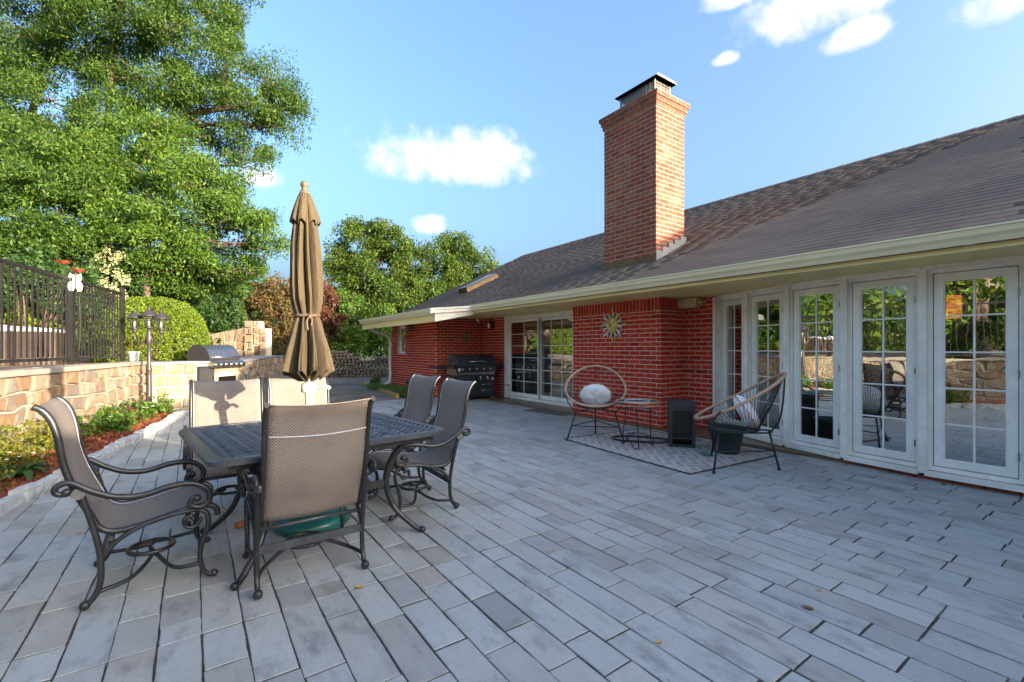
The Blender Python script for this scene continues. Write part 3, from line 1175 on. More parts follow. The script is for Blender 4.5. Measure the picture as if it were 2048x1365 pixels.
shingle_field(RX0 - .03, RZ0 - .012, up, nr, sl_len + .03, yA, yB, SH)
up2 = Vector((RX0 - 4.14, 0, RZ0 - 2.06)).normalized()
n2 = Vector((-up2.z, 0, up2.x))
shingle_field(4.10, 2.052, up2, n2, 1.0, yW + .0, yB, SH)
sc = []
for i, mt in enumerate(SH):
    p = project(*mt.translation)
    sc.append((p[2] if p and -30 < p[0] < 2078 and 0 < p[1] < 700 else 999, i))
sc.sort()
topset = set(i for d, i in sc[:290] if d < 900)
wm = wedge()
for i in topset:
    o = bpy.data.objects.new('shingle', wm)
    COL.objects.link(o)
    o.parent = roof
    o.matrix_parent_inverse = wmat(roof).inverted()
    o.matrix_basis = SH[i]
V, Fq = [], []
wv = [v.co.copy() for v in wm.vertices]
wf = [list(pl.vertices) for pl in wm.polygons]
for i, mt in enumerate(SH):
    if i in topset:
        continue
    k = len(V)
    V += [tuple(mt @ v) for v in wv]
    Fq += [[j + k for j in f] for f in wf]
tag(npmesh('shingle_field', np.array(V), np.array(Fq), 'shingle', roof), kind='stuff')
rc = MB()
y = yA
while y < yB:
    L = min(.30, yB - y)
    rc.prism([(RX1 - .15, RZ1 - .15 * pit + .014), (RX1, RZ1 + .022), (RX1 + .15, RZ1 - .15 * pit + .014), (RX1 + .15, RZ1 - .15 * pit), (RX1, RZ1 + .004), (RX1 - .15, RZ1 - .15 * pit)],
             lambda a, b, w, y=y: Vector((a, y + w, b + (.010 if w < .02 else 0))), L)
    y += .22
tag(rc.build('ridge_cap', 'shingle', roof), kind='stuff')
# skylight on the far roof
sk = MB()
R3 = Matrix((Vector((0, 1, 0)), up, nr)).transposed()
R3 = Matrix((up, Vector((0, -1, 0)), nr)).transposed()
pc = Vector((RX0, 11.35, RZ0)) + up * 1.95 + nr * .06
sk.box(pc, (1.15, .50, .11), R3)
skl = sk.build('skylight', 'flash_br', house)
MB().box(pc + nr * .072, (1.1, .45, .035), R3).build('skylight_cover', 'hood', skl)

# ---- gutters, fascia, soffits
def extr(poly, ya, yb):
    return MB().prism(poly, lambda a, b, w: Vector((a, ya + w, b)), yb - ya)


kp = lambda x, z: [(x, z), (x - .055, z), (x - .075, z + .035), (x - .10, z + .062), (x - .112, z + .105), (x - .125, z + .108), (x - .125, z + .122), (x - .104, z + .122), (x - .100, z + .11), (x - .03, z + .108), (x, z + .122)]
extr(kp(5.10, 2.065), -3.6, yW - .02).build('gutter', 'gutter', house)
extr(kp(4.17, 1.955), yW + .02, yB).build('gutter', 'gutter', house)
extr([(5.10, 2.02), (5.125, 2.02), (5.125, 2.17), (5.10, 2.17)], -3.6, yW).build('fascia', 'cream', house)
extr([(4.17, 1.80), (4.195, 1.80), (4.195, 2.03), (4.17, 2.03)], yW, yB).build('fascia', 'cream', house)
extr([(5.126, SOF), (XW + .16, SOF), (XW + .16, SOF + .02), (5.126, SOF + .02)], -3.78, 10.49).build('soffit', 'cream', house)
extr([(4.196, 1.90), (XG - .01, 1.95), (XG - .01, 1.97), (4.196, 1.92)], yW + .03, yB).build('soffit', 'cream', house)
for yy in (-2.2, .85, 3.9, 6.95):
    extr([(a - (.003 if a < 5.09 else 0), b - (.003 if b < 2.1 else 0)) for a, b in kp(5.10, 2.065)[:7]] + [(5.10, 2.17)], yy, yy + .05).build('gutter_seam', 'gutter', house)
for k in range(11):
    yy = -3.2 + k * 1.22
    MB().bx(5.13, XW - .02, yy, yy + .012, SOF - .004, SOF + .001).build('soffit_batten', 'cream', house)
# white return where the wing eave drops below the main eave
MB().prism([(4.165, 1.80), (5.11, 1.99), (5.11, 2.075), (4.165, 1.975)], lambda a, b, w: Vector((a, yW - .022 + w, b)), .022).build('eave_return', 'white', house)
m = MB()
m.prism([(4.04, 1.965), (5.12, 2.08), (5.12, 2.165), (4.04, 2.06)], lambda a, b, w: Vector((a, yW - .075 + w, b)), .075)
m.prism([(4.03, 2.035), (5.12, 2.145), (5.12, 2.185), (4.03, 2.075)], lambda a, b, w: Vector((a, yW - .098 + w, b)), .098)
m.build('rake_moulding', 'white', house)
# downspout at the far corner of the wing
ds = MB()
ds.tube([(4.20, 13.35, 1.94), (4.22, 13.35, 1.86), (4.45, 13.38, 1.72), (4.75, 13.4, 1.66), (4.86, 13.4, 1.58), (4.90, 13.4, 1.4), (4.90, 13.4, .32), (4.88, 13.42, .2), (4.80, 13.65, .12), (4.70, 14.6, .06)], .042, 8)
ds.build('downspout', 'white', house)

# ---- chimney
CX0, CX1, CY0, CY1 = 5.88, 6.60, 4.49, 5.57
CT = 5.02
cm = MB().bx(CX0, CX1, CY0, CY1, 2.05, CT + .2)
for k, e in enumerate((.02, .042, .066)):
    cm.bx(CX0 - e, CX1 + e, CY0 - e, CY1 + e, CT + .07 * k, CT + .07 * (k + 1))
cm.bx(CX0 + .03, CX1 - .03, CY0 + .03, CY1 - .03, CT + .21, CT + .25)
chim = cm.build('chimney', 'mortar_old', house)
CB = []


def ring_panels(e, z0, z1, ph):
    a, b, c, d = CX0 - e, CX1 + e, CY0 - e, CY1 + e
    brick_panel(CB, (a, c - .004, 0), MY, MX, d - c + .008, z0, z1, phase=ph)
    brick_panel(CB, (b, c, 0), MX, (0, -1, 0), b - a - .006, z0, z1, phase=.1 - ph)
    brick_panel(CB, (a, d, 0), (1, 0, 0), (0, 1, 0), b - a - .006, z0, z1, phase=ph)
    brick_panel(CB, (b, c, 0), MY, (1, 0, 0), d - c, z0, z1, phase=ph)


ring_panels(0, 2.18, CT, 0)
for k, e in enumerate((.02, .042, .066)):
    ring_panels(e, CT + .07 * k, CT + .07 * (k + 1) + .001, .07 * (k % 2))
pieces('brick', CB, 'brick_old', chim, 92, .003, 'brick_field')
zf = RZ0 + pit * (CX0 - RX0)
MB().bx(CX0 - .022, CX0 - .008, CY0 - .012, CY1 + .012, zf - .16, zf + .10).build('front_flashing', 'flash_br', chim)
m = MB()
st = [(CX0 - .02, zf - .03)]
nst = 5
top = []
for k in range(nst):
    xa = CX0 - .02 + (CX1 - CX0 + .05) * k / nst
    xb = CX0 - .02 + (CX1 - CX0 + .05) * (k + 1) / nst
    zt = zf + pit * (xb - CX0) + .10
    top += [(xa, zt), (xb, zt)]
low = [(CX1 + .03, zf + pit * (CX1 + .03 - CX0) - .02), (CX0 - .02, zf - .04)]
m.prism(top + low, lambda a, b, w: Vector((a, CY0 - .022 + w, b)), .012)
m.build('step_flashing', 'flash_gr', chim)
cap = MB()
cx, cy, cz = 6.22, 4.98, CT + .23
cap.box((cx, cy, cz + .30), (.50, .86, .010))
cap.prism([(-.26, 0), (.26, 0), (.22, .035), (-.22, .035)], lambda a, b, w: Vector((cx + a, cy - .44 + w, cz + .295 + b)), .88)
lid = cap.build('chimney_cap', 'galv', chim)
m = MB()
hx, hy = .19, .35
for sx_, sy_ in ((-1, -1), (1, -1), (1, 1), (-1, 1)):
    m.bx(cx + sx_ * hx - .012, cx + sx_ * hx + .012, cy + sy_ * hy - .012, cy + sy_ * hy + .012, cz - .01, cz + .30)
for k in range(6):
    z = cz + .03 + k * .046
    for sx_ in (-1, 1):
        m.bx(cx + sx_ * hx - .003, cx + sx_ * hx + .003, cy - hy, cy + hy, z - .004, z + .004)
    for sy_ in (-1, 1):
        m.bx(cx - hx, cx + hx, cy + sy_ * hy - .003, cy + sy_ * hy + .003, z - .004, z + .004)
for k in range(19):
    y = cy - hy + (k + .5) * 2 * hy / 19
    for sx_ in (-1, 1):
        m.bx(cx + sx_ * hx - .003, cx + sx_ * hx + .003, y - .004, y + .004, cz, cz + .30)
for k in range(10):
    xx = cx - hx + (k + .5) * 2 * hx / 10
    for sy_ in (-1, 1):
        m.bx(xx - .004, xx + .004, cy + sy_ * hy - .003, cy + sy_ * hy + .003, cz, cz + .30)
m.build('spark_screen', 'galv', lid)
MB().bx(cx - .23, cx + .23, cy - .40, cy + .40, cz - .012, cz + .02).bx(cx - .14, cx + .14, cy - .3, cy + .3, cz, cz + .24).build('flue', 'flash_gr', chim)

# ---- windows and doors
def window(name, A, B, z0, z1, cols, rows, label=None, frame=.040, sash=.064, proud=.0, out=None, mat='vinyl', parent=house):
    """Glazed unit between plan points A (far) and B (near); out = outward plan normal."""
    A, B = Vector((A[0], A[1], 0)), Vector((B[0], B[1], 0))
    T = (B - A).normalized()
    N = Vector((-T.y, T.x, 0))
    if N.dot(Vector((-A.x, -A.y, 0))) < 0:
        N = -N
    L = (B - A).length
    fn = lambda a, b, w: A + T * a + Vector((0, 0, b)) + N * w

    def slab(m, a0, a1, b0, b1, w0, w1):
        m.prism([(a0, b0), (a1, b0), (a1, b1), (a0, b1)], lambda a, b, w: fn(a, b, w0 + w), w1 - w0)

    def ring(m, a0, a1, b0, b1, w, d0, d1):
        slab(m, a0, a0 + w, b0, b1, d0, d1); slab(m, a1 - w, a1, b0, b1, d0, d1)
        slab(m, a0 + w, a1 - w, b0, b0 + w, d0, d1); slab(m, a0 + w, a1 - w, b1 - w, b1, d0, d1)
    m = MB(); ring(m, 0, L, z0, z1, frame, -.09, .0 + proud)
    root = m.build(name, mat, parent)
    if label: root['label'] = label
    g = .007
    a0, a1, b0, b1 = frame + g, L - frame - g, z0 + frame + g, z1 - frame - g
    m = MB(); ring(m, a0, a1, b0, b1, sash, -.062, -.012 + proud)
    bw = .012
    ring(m, a0 + sash - .001, a1 - sash + .001, b0 + sash - .001, b1 - sash + .001, bw, -.05, -.026 + proud)
    m.build('sash', mat, root)
    a0 += sash; a1 -= sash; b0 += sash; b1 -= sash
    m = MB(); slab(m, a0, a1, b0, b1, -.040, -.034)
    m.build('pane', 'glass', root)
    for k in range(1, cols):
        a = a0 + (a1 - a0) * k / cols
        m = MB(); slab(m, a - .0075, a + .0075, b0, b1, -.033, -.027); m.build('muntin', mat, root)
    for k in range(1, rows):
        b = b0 + (b1 - b0) * k / rows
        m = MB(); slab(m, a0, a1, b - .007, b + .007, -.0332, -.0275); m.build('muntin', mat, root)
    return root, fn


for k in range(len(bow) - 1):
    A, B = bow[k], bow[k + 1]
    T = (B - A).normalized()
    window('bow_window', A + T * .025, B - T * .025, .088, 1.985, 2, 5)
    a3, b3 = Vector((A.x, A.y, 0)), Vector((B.x, B.y, 0))
    T3 = (b3 - a3).normalized(); N3 = Vector((-T3.y, T3.x, 0)); N3 = -N3 if N3.x > 0 else N3
    for hz in (.32, 1.02, 1.72):
        q = b3 - T3 * .066 + N3 * .002
        MB().bar(q + Vector((0, 0, hz - .035)), q + Vector((0, 0, hz + .035)), .012, .008, tuple(N3)).build('hinge', 'steel', house)
    MB().bar(a3 + T3 * .02 + Vector((0, 0, .060)) + N3 * .012, b3 - T3 * .02 + Vector((0, 0, .060)) + N3 * .012, .12, .042).build('window_sill', 'white', house)
for k, p in enumerate(bow):
    m = MB()
    m.box((p.x - .012, p.y, 1.02), (.07, .062, 1.93))
    m.box((p.x - .040, p.y + .004, 1.02), (.018, .040, 1.931))
    m.build('mullion_post', 'white', house)
MB().bx(6.385, 6.60, 3.82, 3.858, .0, 2.0).build('corner_board', 'white', house)
# header board above the bow
m = MB()
for A, B in zip(bow[:-1], bow[1:]):
    m.bar((A.x, A.y, 2.002), (B.x, B.y, 2.002), .10, .034)
m.build('window_head', 'white', house)

# sliding door
sd = MB()
sd.bx(XW - .03, XW + .12, 6.86, 6.92, .06, 2.0).bx(XW - .03, XW + .12, 9.24, 9.30, .06, 2.0).bx(XW - .03, XW + .12, 6.92, 9.24, 1.93, 2.0)
sd.bx(XW - .045, XW + .12, 6.86, 9.30, .0, .085)
door = sd.build('sliding_door', 'vinyl', house)
MB().bx(XW - .035, XW - .002, 6.80, 6.86, .0, 2.018).bx(XW - .035, XW - .002, 9.30, 9.40, .0, 2.018).bx(XW - .033, XW - .002, 6.86, 9.30, 2.001, 2.018).build('door_casing', 'white', door)


def sash(ya, yb, xo, cols, rows, mat):
    m = MB()
    w = .065
    z0, z1 = .095, 1.925
    m.bx(xo, xo + .04, ya, ya + w, z0, z1).bx(xo, xo + .04, yb - w, yb, z0, z1).bx(xo, xo + .04, ya + w, yb - w, z0, z0 + w + .02).bx(xo, xo + .04, ya + w, yb - w, z1 - w, z1)
    s_ = m.build('door_panel', mat, door)
    MB().bx(xo + .017, xo + .023, ya + w, yb - w, z0 + w + .02, z1 - w).build('pane', 'glass', s_)
    for k in range(1, cols):
        y = ya + w + (yb - ya - 2 * w) * k / cols
        MB().bx(xo + .009, xo + .016, y - .007, y + .007, z0 + w, z1 - w).build('muntin', 'vinyl', s_)
    for k in range(1, rows):
        z = z0 + w + .02 + (z1 - z0 - 2 * w - .02) * k / rows
        MB().bx(xo + .0095, xo + .0162, ya + w, yb - w, z - .0065, z + .0065).build('muntin', 'vinyl', s_)
    return s_


sash(6.925, 8.11, XW + .045, 3, 6, 'vinyl')
s_ = sash(8.04, 9.235, XW - .005, 2, 6, 'vinyl')
MB().bx(XW - .03, XW - .005, 8.045, 8.075, .85, 1.15).build('door_handle', 'white', s_)
MB().bx(XW - .012, XW + .0, 8.03, 8.06, .10, 1.92).build('meeting_stile', 'flash_gr', s_)
# window of the far wing
window('sash_window', (XG + .05, 13.12), (XG + .05, 12.53), 1.06, 1.92, 1, 2, frame=.03, sash=.035)

# rooms behind the glass
m = MB()
m.bx(9.9, 10.0, -3.7, 10.4, .0, 2.06).bx(6.62, 9.9, 10.3, 10.4, 0, 2.06).bx(6.62, 9.9, -3.8, -3.7, 0, 2.06).bx(6.62, 9.9, 6.45, 6.55, 0, 2.06)
m.build('inner_wall', 'inwall', house)
MB().bx(5.76, 9.9, -3.7, 10.3, -.04, .03).build('inner_floor', 'infloor', house)
MB().bx(5.75, 9.9, -3.7, 10.3, 2.06, 2.09).build('inner_ceiling', 'inwall', house)


def curtain(name, A, B, z0, z1, n, amp, label, cat='curtain'):
    A, B = Vector((*A, 0)), Vector((*B, 0))
    T = (B - A).normalized(); N = Vector((-T.y, T.x, 0))
    vs, K = [], n * 8
    for i in range(K + 1):
        f = i / K
        o = amp * math.sin(f * n * 2 * math.pi) + amp * .3 * math.sin(f * n * 4.6 + 1)
        for z in (z0, z1):
            q = A.lerp(B, f) + N * (o * (1.15 if z == z0 else .8))
            vs.append((q.x, q.y, z))
    for i in range(K + 1):
        q = vs[2 * i]
    bk = [(x + N.x * .006, y + N.y * .006, z) for x, y, z in vs]
    m = MB().add(vs, [(2 * i, 2 * i + 2, 2 * i + 3, 2 * i + 1) for i in range(K)], True)
    m.add(bk, [(2 * i, 2 * i + 1, 2 * i + 3, 2 * i + 2) for i in range(K)], True)
    return tag(m.build(name, 'curtain'), label, cat)


curtain('curtain', (6.74, 9.2), (6.74, 8.45), .05, 2.0, 6, .035, 'pleated cream curtain hanging inside the sliding door')
curtain('curtain', (6.85, 3.95), (6.38, 3.10), .06, 2.0, 6, .03, 'pleated cream curtain hanging inside the narrow bow window nearest the brick')

# ------------------------------------------------------------------ outdoor kitchen (stone counter)
kit = empty('stone_counter', (.5, 12.2, 0), 0, 'long stone outdoor kitchen counter with slate top beyond the lamp post', 'counter')
K0, K1, K2, K3 = Vector((-.72, 11.33, 0)), Vector((.05, 11.55, 0)), Vector((.87, 12.27, 0)), Vector((2.92, 19.95, 0))
KT = .915
kb = []                                          # back line
off = .72
def nrm(a, b):
    t = (b - a).normalized()
    return Vector((t.y, -t.x, 0))
back = [K0 + Vector((-.1, .75, 0)), K1 + Vector((-.35, .75, 0)), K2 - Vector((.78, -.35, 0)), K3 - Vector((.72, -.15, 0))]
m = MB()
for a, b, c, d in ((K0, K1, back[1], back[0]), (K1, K2, back[2], back[1]), (K2, K3, back[3], back[2])):
    q = [p + (Vector((0, 0, 0))) for p in (a, b, c, d)]
    m.add([(p.x, p.y, z) for z in (-.04, KT) for p in q], [(0, 1, 2, 3), (4, 5, 6, 7), (0, 1, 5, 4), (1, 2, 6, 5), (2, 3, 7, 6), (3, 0, 4, 7)])
m.build('mortar_core', 'stone_mortar', kit)
stone_face(kit, K0 + nrm(K0, K1) * .012, K1 - K0, nrm(K0, K1), (K1 - K0).length, .02, KT, .30, .21, .05, 12, jit=.15)
stone_face(kit, K1 + nrm(K1, K2) * .012, K2 - K1, nrm(K1, K2), (K2 - K1).length, .02, KT, .30, .22, .05, 13, holes=[(0, .46, .0, 2), (.5, 1.02, .1, .68)], jit=.2)
stone_face(kit, K2 + nrm(K2, K3) * .012, K3 - K2, nrm(K2, K3), (K3 - K2).length, .02, KT, .42, .23, .05, 14, holes=[(.25, .85, .25, .6)], jit=.3)
ov = .045
for a, b, c, d in ((K0 - Vector((.02, .06, 0)), K1 + Vector((.03, -.06, 0)), back[1], back[0]), (K1 + Vector((.035, -.055, 0)), K2 + Vector((.05, -.03, 0)), back[2], back[1]),
                   (K2 + Vector((.055, -.026, 0)), K2.lerp(K3, .33) + Vector((.05, 0, 0)), back[2].lerp(back[3], .33), back[2]),
                   (K2.lerp(K3, .332) + Vector((.05, 0, 0)), K2.lerp(K3, .66) + Vector((.05, 0, 0)), back[2].lerp(back[3], .66), back[2].lerp(back[3], .332)),
                   (K2.lerp(K3, .662) + Vector((.05, 0, 0)), K3 + Vector((.05, .03, 0)), back[3], back[2].lerp(back[3], .662))):
    mm = MB().add([(p.x, p.y, z) for z in (KT + .002, KT + .052) for p in (a, b, c, d)], [(0, 1, 2, 3), (4, 5, 6, 7), (0, 1, 5, 4), (1, 2, 6, 5), (2, 3, 7, 6), (3, 0, 4, 7)])
    mm.build('slate_top', 'slate', kit)


def on_face(A, B):
    T = (B - A).normalized(); N = Vector((T.y, -T.x, 0))
    return lambda a, z, w: A + T * a + Vector((0, 0, z)) + N * w


def fbox(m, fn, a0, a1, z0, z1, w0, w1):
    return m.prism([(a0, z0), (a1, z0), (a1, z1), (a0, z1)], lambda a, b, w: fn(a, b, w0 + w), w1 - w0)


f2 = on_face(K1, K2)
fr = fbox(MB(), f2, .03, .43, .06, .86, -.1, .03).build('refrigerator_door', 'black', kit)
fbox(MB(), f2, .05, .41, .09, .83, .03, .045).build('door_panel', 'blackplas', fr)
fbox(MB(), f2, .36, .39, .35, .65, .06, .075).build('door_handle', 'steel', fr)
fbox(MB(), f2, .53, .99, .14, .62, -.05, .028).build('cabinet_door', 'chrome', kit)
f3 = on_face(K2, K3)
m = MB()
fbox(m, f3, .25, .85, .57, .60, -.05, .03); fbox(m, f3, .25, .85, .25, .28, -.05, .03); fbox(m, f3, .25, .29, .28, .57, -.05, .03); fbox(m, f3, .81, .85, .28, .57, -.05, .03)
fbox(m, f3, .29, .81, .28, .57, -.06, -.02)
m.build('vent_frame', 'blackplas', kit)

# back wall with the little fireplace chimney
bw = empty('stone_fireplace', (1.3, 19.2, 0), 0, 'tall tan stone back wall with stepped fireplace chimney behind the counter', 'fireplace')
A, B = Vector((.28, 19.95, 0)), Vector((2.2, 18.62, 0))
Tb = (B - A).normalized(); Nb = Vector((Tb.y, -Tb.x, 0)); Nb = Nb if Nb.y < 0 else -Nb
Lb = (B - A).length
tops = lambda a: 1.70 + .32 * min(1, a / 1.55) if a < 1.56 else (2.25 if a < 2.05 else 1.98)
m = MB()
m.prism([(0, 0), (Lb, 0), (Lb, 1.96), (2.06, 1.96), (2.06, 2.22), (1.57, 2.22), (1.57, 1.98), (0, 1.68)], lambda a, b, w: A + Tb * a + Vector((0, 0, b)) + Nb * (w - .35), .35)
m.build('mortar_core', 'stone_mortar', bw)
stone_face(bw, A, Tb, Nb, 1.56, .9, 1.72, .40, .26, .06, 21, jit=.25, topfn=lambda a: 1.70 + .20 * a)
stone_face(bw, A + Tb * 1.56 + Nb * .06, Tb, Nb, .30, .9, 2.24, .28, .25, .05, 22, jit=.2)
stone_face(bw, A + Tb * 1.87 + Nb * .02, Tb, Nb, .2, 1.36, 2.24, .2, .22, .05, 23, jit=.2)
stone_face(bw, A + Tb * 2.08 + Nb * .02, Tb, Nb, Lb - 2.08, .9, 1.97, .25, .27, .05, 24, jit=.2)
MB().prism([(1.88, .97), (2.08, .97), (2.08, 1.33), (1.88, 1.33)], lambda a, b, w: A + Tb * a + Vector((0, 0, b)) + Nb * (w - .01), .014).build('firebox', 'cedar', bw)
MB().prism([(1.84, .94), (2.14, .94), (2.14, .985), (1.84, .985)], lambda a, b, w: A + Tb * a + Vector((0, 0, b)) + Nb * w, .16).build('hearth_slab', 'tan', bw)

# built-in grill
Tg = (K2 - K1).normalized(); Ng = Vector((Tg.y, -Tg.x, 0))
bg = empty('built_in_grill', tuple(K1 + Tg * .72 + Vector((0, 0, KT + .05))), 0, 'stainless built-in grill with rounded hood on the stone counter', 'grill')
gx = lambda a, z, w: K1 + Tg * a + Vector((0, 0, KT + z)) + Ng * w
fbox(MB(), gx, .30, 1.12, -.10, .055, -.55, .06).build('grill_body', 'steel', bg)
prof = [(-.56, .05), (-.56, .20), (-.52, .30), (-.42, .375), (-.30, .40), (-.18, .375), (-.07, .30), (.0, .20), (.03, .09), (.03, .05)]
m = MB()
m.prism(prof, lambda a, b, w: gx(.33 + w, b, a), .76)
hd = m.build('hood', 'steel', bg)
for a in (.315, 1.075):
    m = MB(); m.prism([(p[0] * 1.03 - .005, p[1] * 1.03) for p in prof], lambda x, b, w, a=a: gx(a + w, b, x), .03)
    m.build('hood_side', 'bronze', hd)
MB().tube([gx(.36, .13, .05), gx(.36, .13, .10), gx(1.06, .13, .10), gx(1.06, .13, .05)], .014, 8).build('hood_handle', 'chrome', hd)
m = MB(); m.prism([(.06, -.10), (.15, -.10), (.155, .0), (.06, .055)], lambda x, b, w: gx(.28 + w, b, x), .86)
pn = m.build('control_panel', 'steel', bg)
for k in range(6):
    a = .37 + k * .135
    MB().tube([gx(a, -.035, .15), gx(a, -.035, .195)], [.034, .028], 12).build('knob', 'chrome', pn)

# ------------------------------------------------------------------ black metal fence on the terrace
fence = empty('metal_fence', tuple(wall_pt(-2, -.33, .98)), 0, 'dark brown metal picket fence standing on the wall above the mulch bed', 'fence')
FO = -.30
zb, zt = 1.085, 2.27
posts = [-.17, -2.10, -4.2, -6.3, -8.4, -10.5, -12.6]


def fb(t0, t1, z0, z1, w):
    m = MB()
    a, b = wall_pt(t0, FO), wall_pt(t1, FO)
    return m.bar((a.x, a.y, (z0 + z1) / 2), (b.x, b.y, (z0 + z1) / 2), w, z1 - z0)


for t in posts:
    p = wall_pt(t, FO)
    m = MB().box((p.x, p.y, (.93 + 2.36) / 2), (.062, .062, 2.36 - .93), Matrix.Rotation(-.2094, 3, 'Z'))
    m.box((p.x, p.y, 2.367), (.074, .074, .02), Matrix.Rotation(-.2094, 3, 'Z'))
    m.build('post', 'fencemet', fence)
pk = None
for a, b in zip(posts[1:], posts[:-1]):
    fb(a + .03, b - .03, zt - .03, zt + .012, .042).build('rail', 'fencemet', fence)
    fb(a + .03, b - .03, zb - .018, zb + .022, .036).build('rail', 'fencemet', fence)
    n = 17
    for k in range(1, n):
        t = a + (b - a) * k / n
        p = wall_pt(t, FO)
        if pk is None:
            pk = MB().box((0, 0, (zb + zt) / 2), (.019, .019, zt - zb - .06), Matrix.Rotation(-.2094, 3, 'Z')).mesh('picket')
            pk.materials.append(M['fencemet'])
        o = link('picket', pk, None, fence)
        o.location = (p.x, p.y, 0)

# ------------------------------------------------------------------ foliage helpers
def leaf_cloud(C, per, r, size, asp=.45, droop=.15, rng=RNG, updir=.3):
    C = np.asarray(C, dtype=np.float64)
    r = np.asarray(r, dtype=np.float64)
    if r.ndim == 1:
        r = np.tile(r, (len(C), 1))
    P = np.repeat(C, per, axis=0)
    R = np.repeat(r, per, axis=0)
    n = len(P)
    P = P + np.clip(rng.normal(0, .5, (n, 3)), -.85, .85) * R
    t = rng.normal(0, 1, (n, 3)); t[:, 2] -= droop * 2
    t /= np.linalg.norm(t, axis=1)[:, None]
    q = rng.normal(0, 1, (n, 3)); q[:, 2] += updir * 2
    b = np.cross(q, t); b /= (np.linalg.norm(b, axis=1)[:, None] + 1e-9)
    L = size * rng.uniform(.45, 1.45, (n, 1))
    w = L * asp
    nn = np.cross(t, b)
    V = np.stack([P - t * L * .5, P + b * w * .5 + nn * w * .12, P + t * L * .5, P - b * w * .5 + nn * w * .12], axis=1).reshape(-1, 3)
    F = np.arange(n * 4, dtype=np.int32).reshape(-1, 4)
    return V, F


def lobe_points(lobes, dens, rng=RNG, shell=.55):
    """lobes: (cx, cy, cz, rx, ry, rz) -> clump centres, more of them near the skin."""
    out, sizes = [], []
    for cx, cy, cz, rx, ry, rz in lobes:
        vol = (rx * ry * rz) ** (2 / 3)
        n = max(4, int(dens * vol))
        d = rng.normal(0, 1, (n, 3)); d /= np.linalg.norm(d, axis=1)[:, None]
        rr = rng.uniform(shell ** 2, 1.06, (n, 1)) ** .5
        out.append(np.array([cx, cy, cz]) + d * rr * np.array([rx, ry, rz]))
    return np.concatenate(out)


def limb(m, a, b, r0, r1, wob=.12, n=6, rng=RNG):
    a, b = np.array(a, float), np.array(b, float)
    L = np.linalg.norm(b - a)
    pts = [tuple(a + (b - a) * k / n + (rng.normal(0, wob * L / n, 3) if 0 < k < n else 0)) for k in range(n + 1)]
    m.tube(pts, [r0 + (r1 - r0) * k / n for k in range(n + 1)], 7)
    return pts


def tree(name, label, base, lobes, leaf, dens=9, per=90, clump=.55, size=.30, asp=.3, droop=.3, trunks=None, r0=.16, group=None, cat='tree', flat=.6, limbs=True):
    root = empty(name, base, 0, label, cat, group)
    m = MB()
    trunks = trunks or [[base, (base[0], base[1], lobes[0][2])]]
    ends = []
    for tk in trunks:
        n = len(tk)
        pts = []
        for k in range(n - 1):
            for j in range(4):
                f = j / 4
                pts.append(tuple(tk[k][i] + (tk[k + 1][i] - tk[k][i]) * f + (RNG.normal(0, .03) if k + j else 0) for i in range(3)))
        pts.append(tuple(tk[-1]))
        m.tube(pts, [r0 * (1 - .72 * i / (len(pts) - 1)) for i in range(len(pts))], 9)
        ends.append(pts)
    tw = MB()
    if limbs:
        for lb in lobes:
            c = np.array(lb[:3])
            best = None
            for pts in ends:
                for p in pts:
                    if p[2] > c[2] + .2 and len(pts) > 3:
                        continue
                    dd = np.linalg.norm(np.array(p) - c)
                    if best is None or dd < best[0]:
                        best = (dd, p)
            if best is None:
                best = (0, ends[0][-1])
            pts = limb(m, best[1], c, r0 * .38, r0 * .10)
            for k in range(7):
                d = RNG.normal(0, 1, 3); d /= np.linalg.norm(d)
                limb(tw, pts[RNG.integers(2, 6)], c + d * np.array(lb[3:]) * .8, r0 * .12, .008, .15, 5)
    m.build('trunk', 'bark', root)
    if tw.v:
        tag(tw.build('branches', 'bark', root, fixn=False), kind='stuff')
    C = lobe_points(lobes, dens)
    rr = clump * RNG.uniform(.6, 1.35, (len(C), 1)) * np.array([[1, 1, flat]])
    V, F = leaf_cloud(C, per, rr, size, asp, droop)
    npmesh('crown', V, F, leaf, root)
    return root


def shrub(name, label, base, lobes, leaf, dens=30, per=70, clump=.22, size=.11, asp=.5, droop=0, group=None, cat='shrub', stem=.03):
    root = empty(name, base, 0, label, cat, group)
    m = MB()
    for lb in lobes:
        limb(m, base, (lb[0], lb[1], lb[2]), stem, stem * .3)
        for k in range(5):
            d = RNG.normal(0, 1, 3); d /= np.linalg.norm(d); d[2] = abs(d[2])
            limb(m, (base[0], base[1], base[2] + .05), np.array(lb[:3]) + d * np.array(lb[3:]) * .75, stem * .5, .004)
    m.build('stem', 'bark', root, fixn=False)
    C = lobe_points(lobes, dens, shell=.5)
    rr = clump * RNG.uniform(.6, 1.3, (len(C), 1)) * np.ones((1, 3))
    V, F = leaf_cloud(C, per, rr, size, asp, droop)
    npmesh('foliage', V, F, leaf, root)
    return root


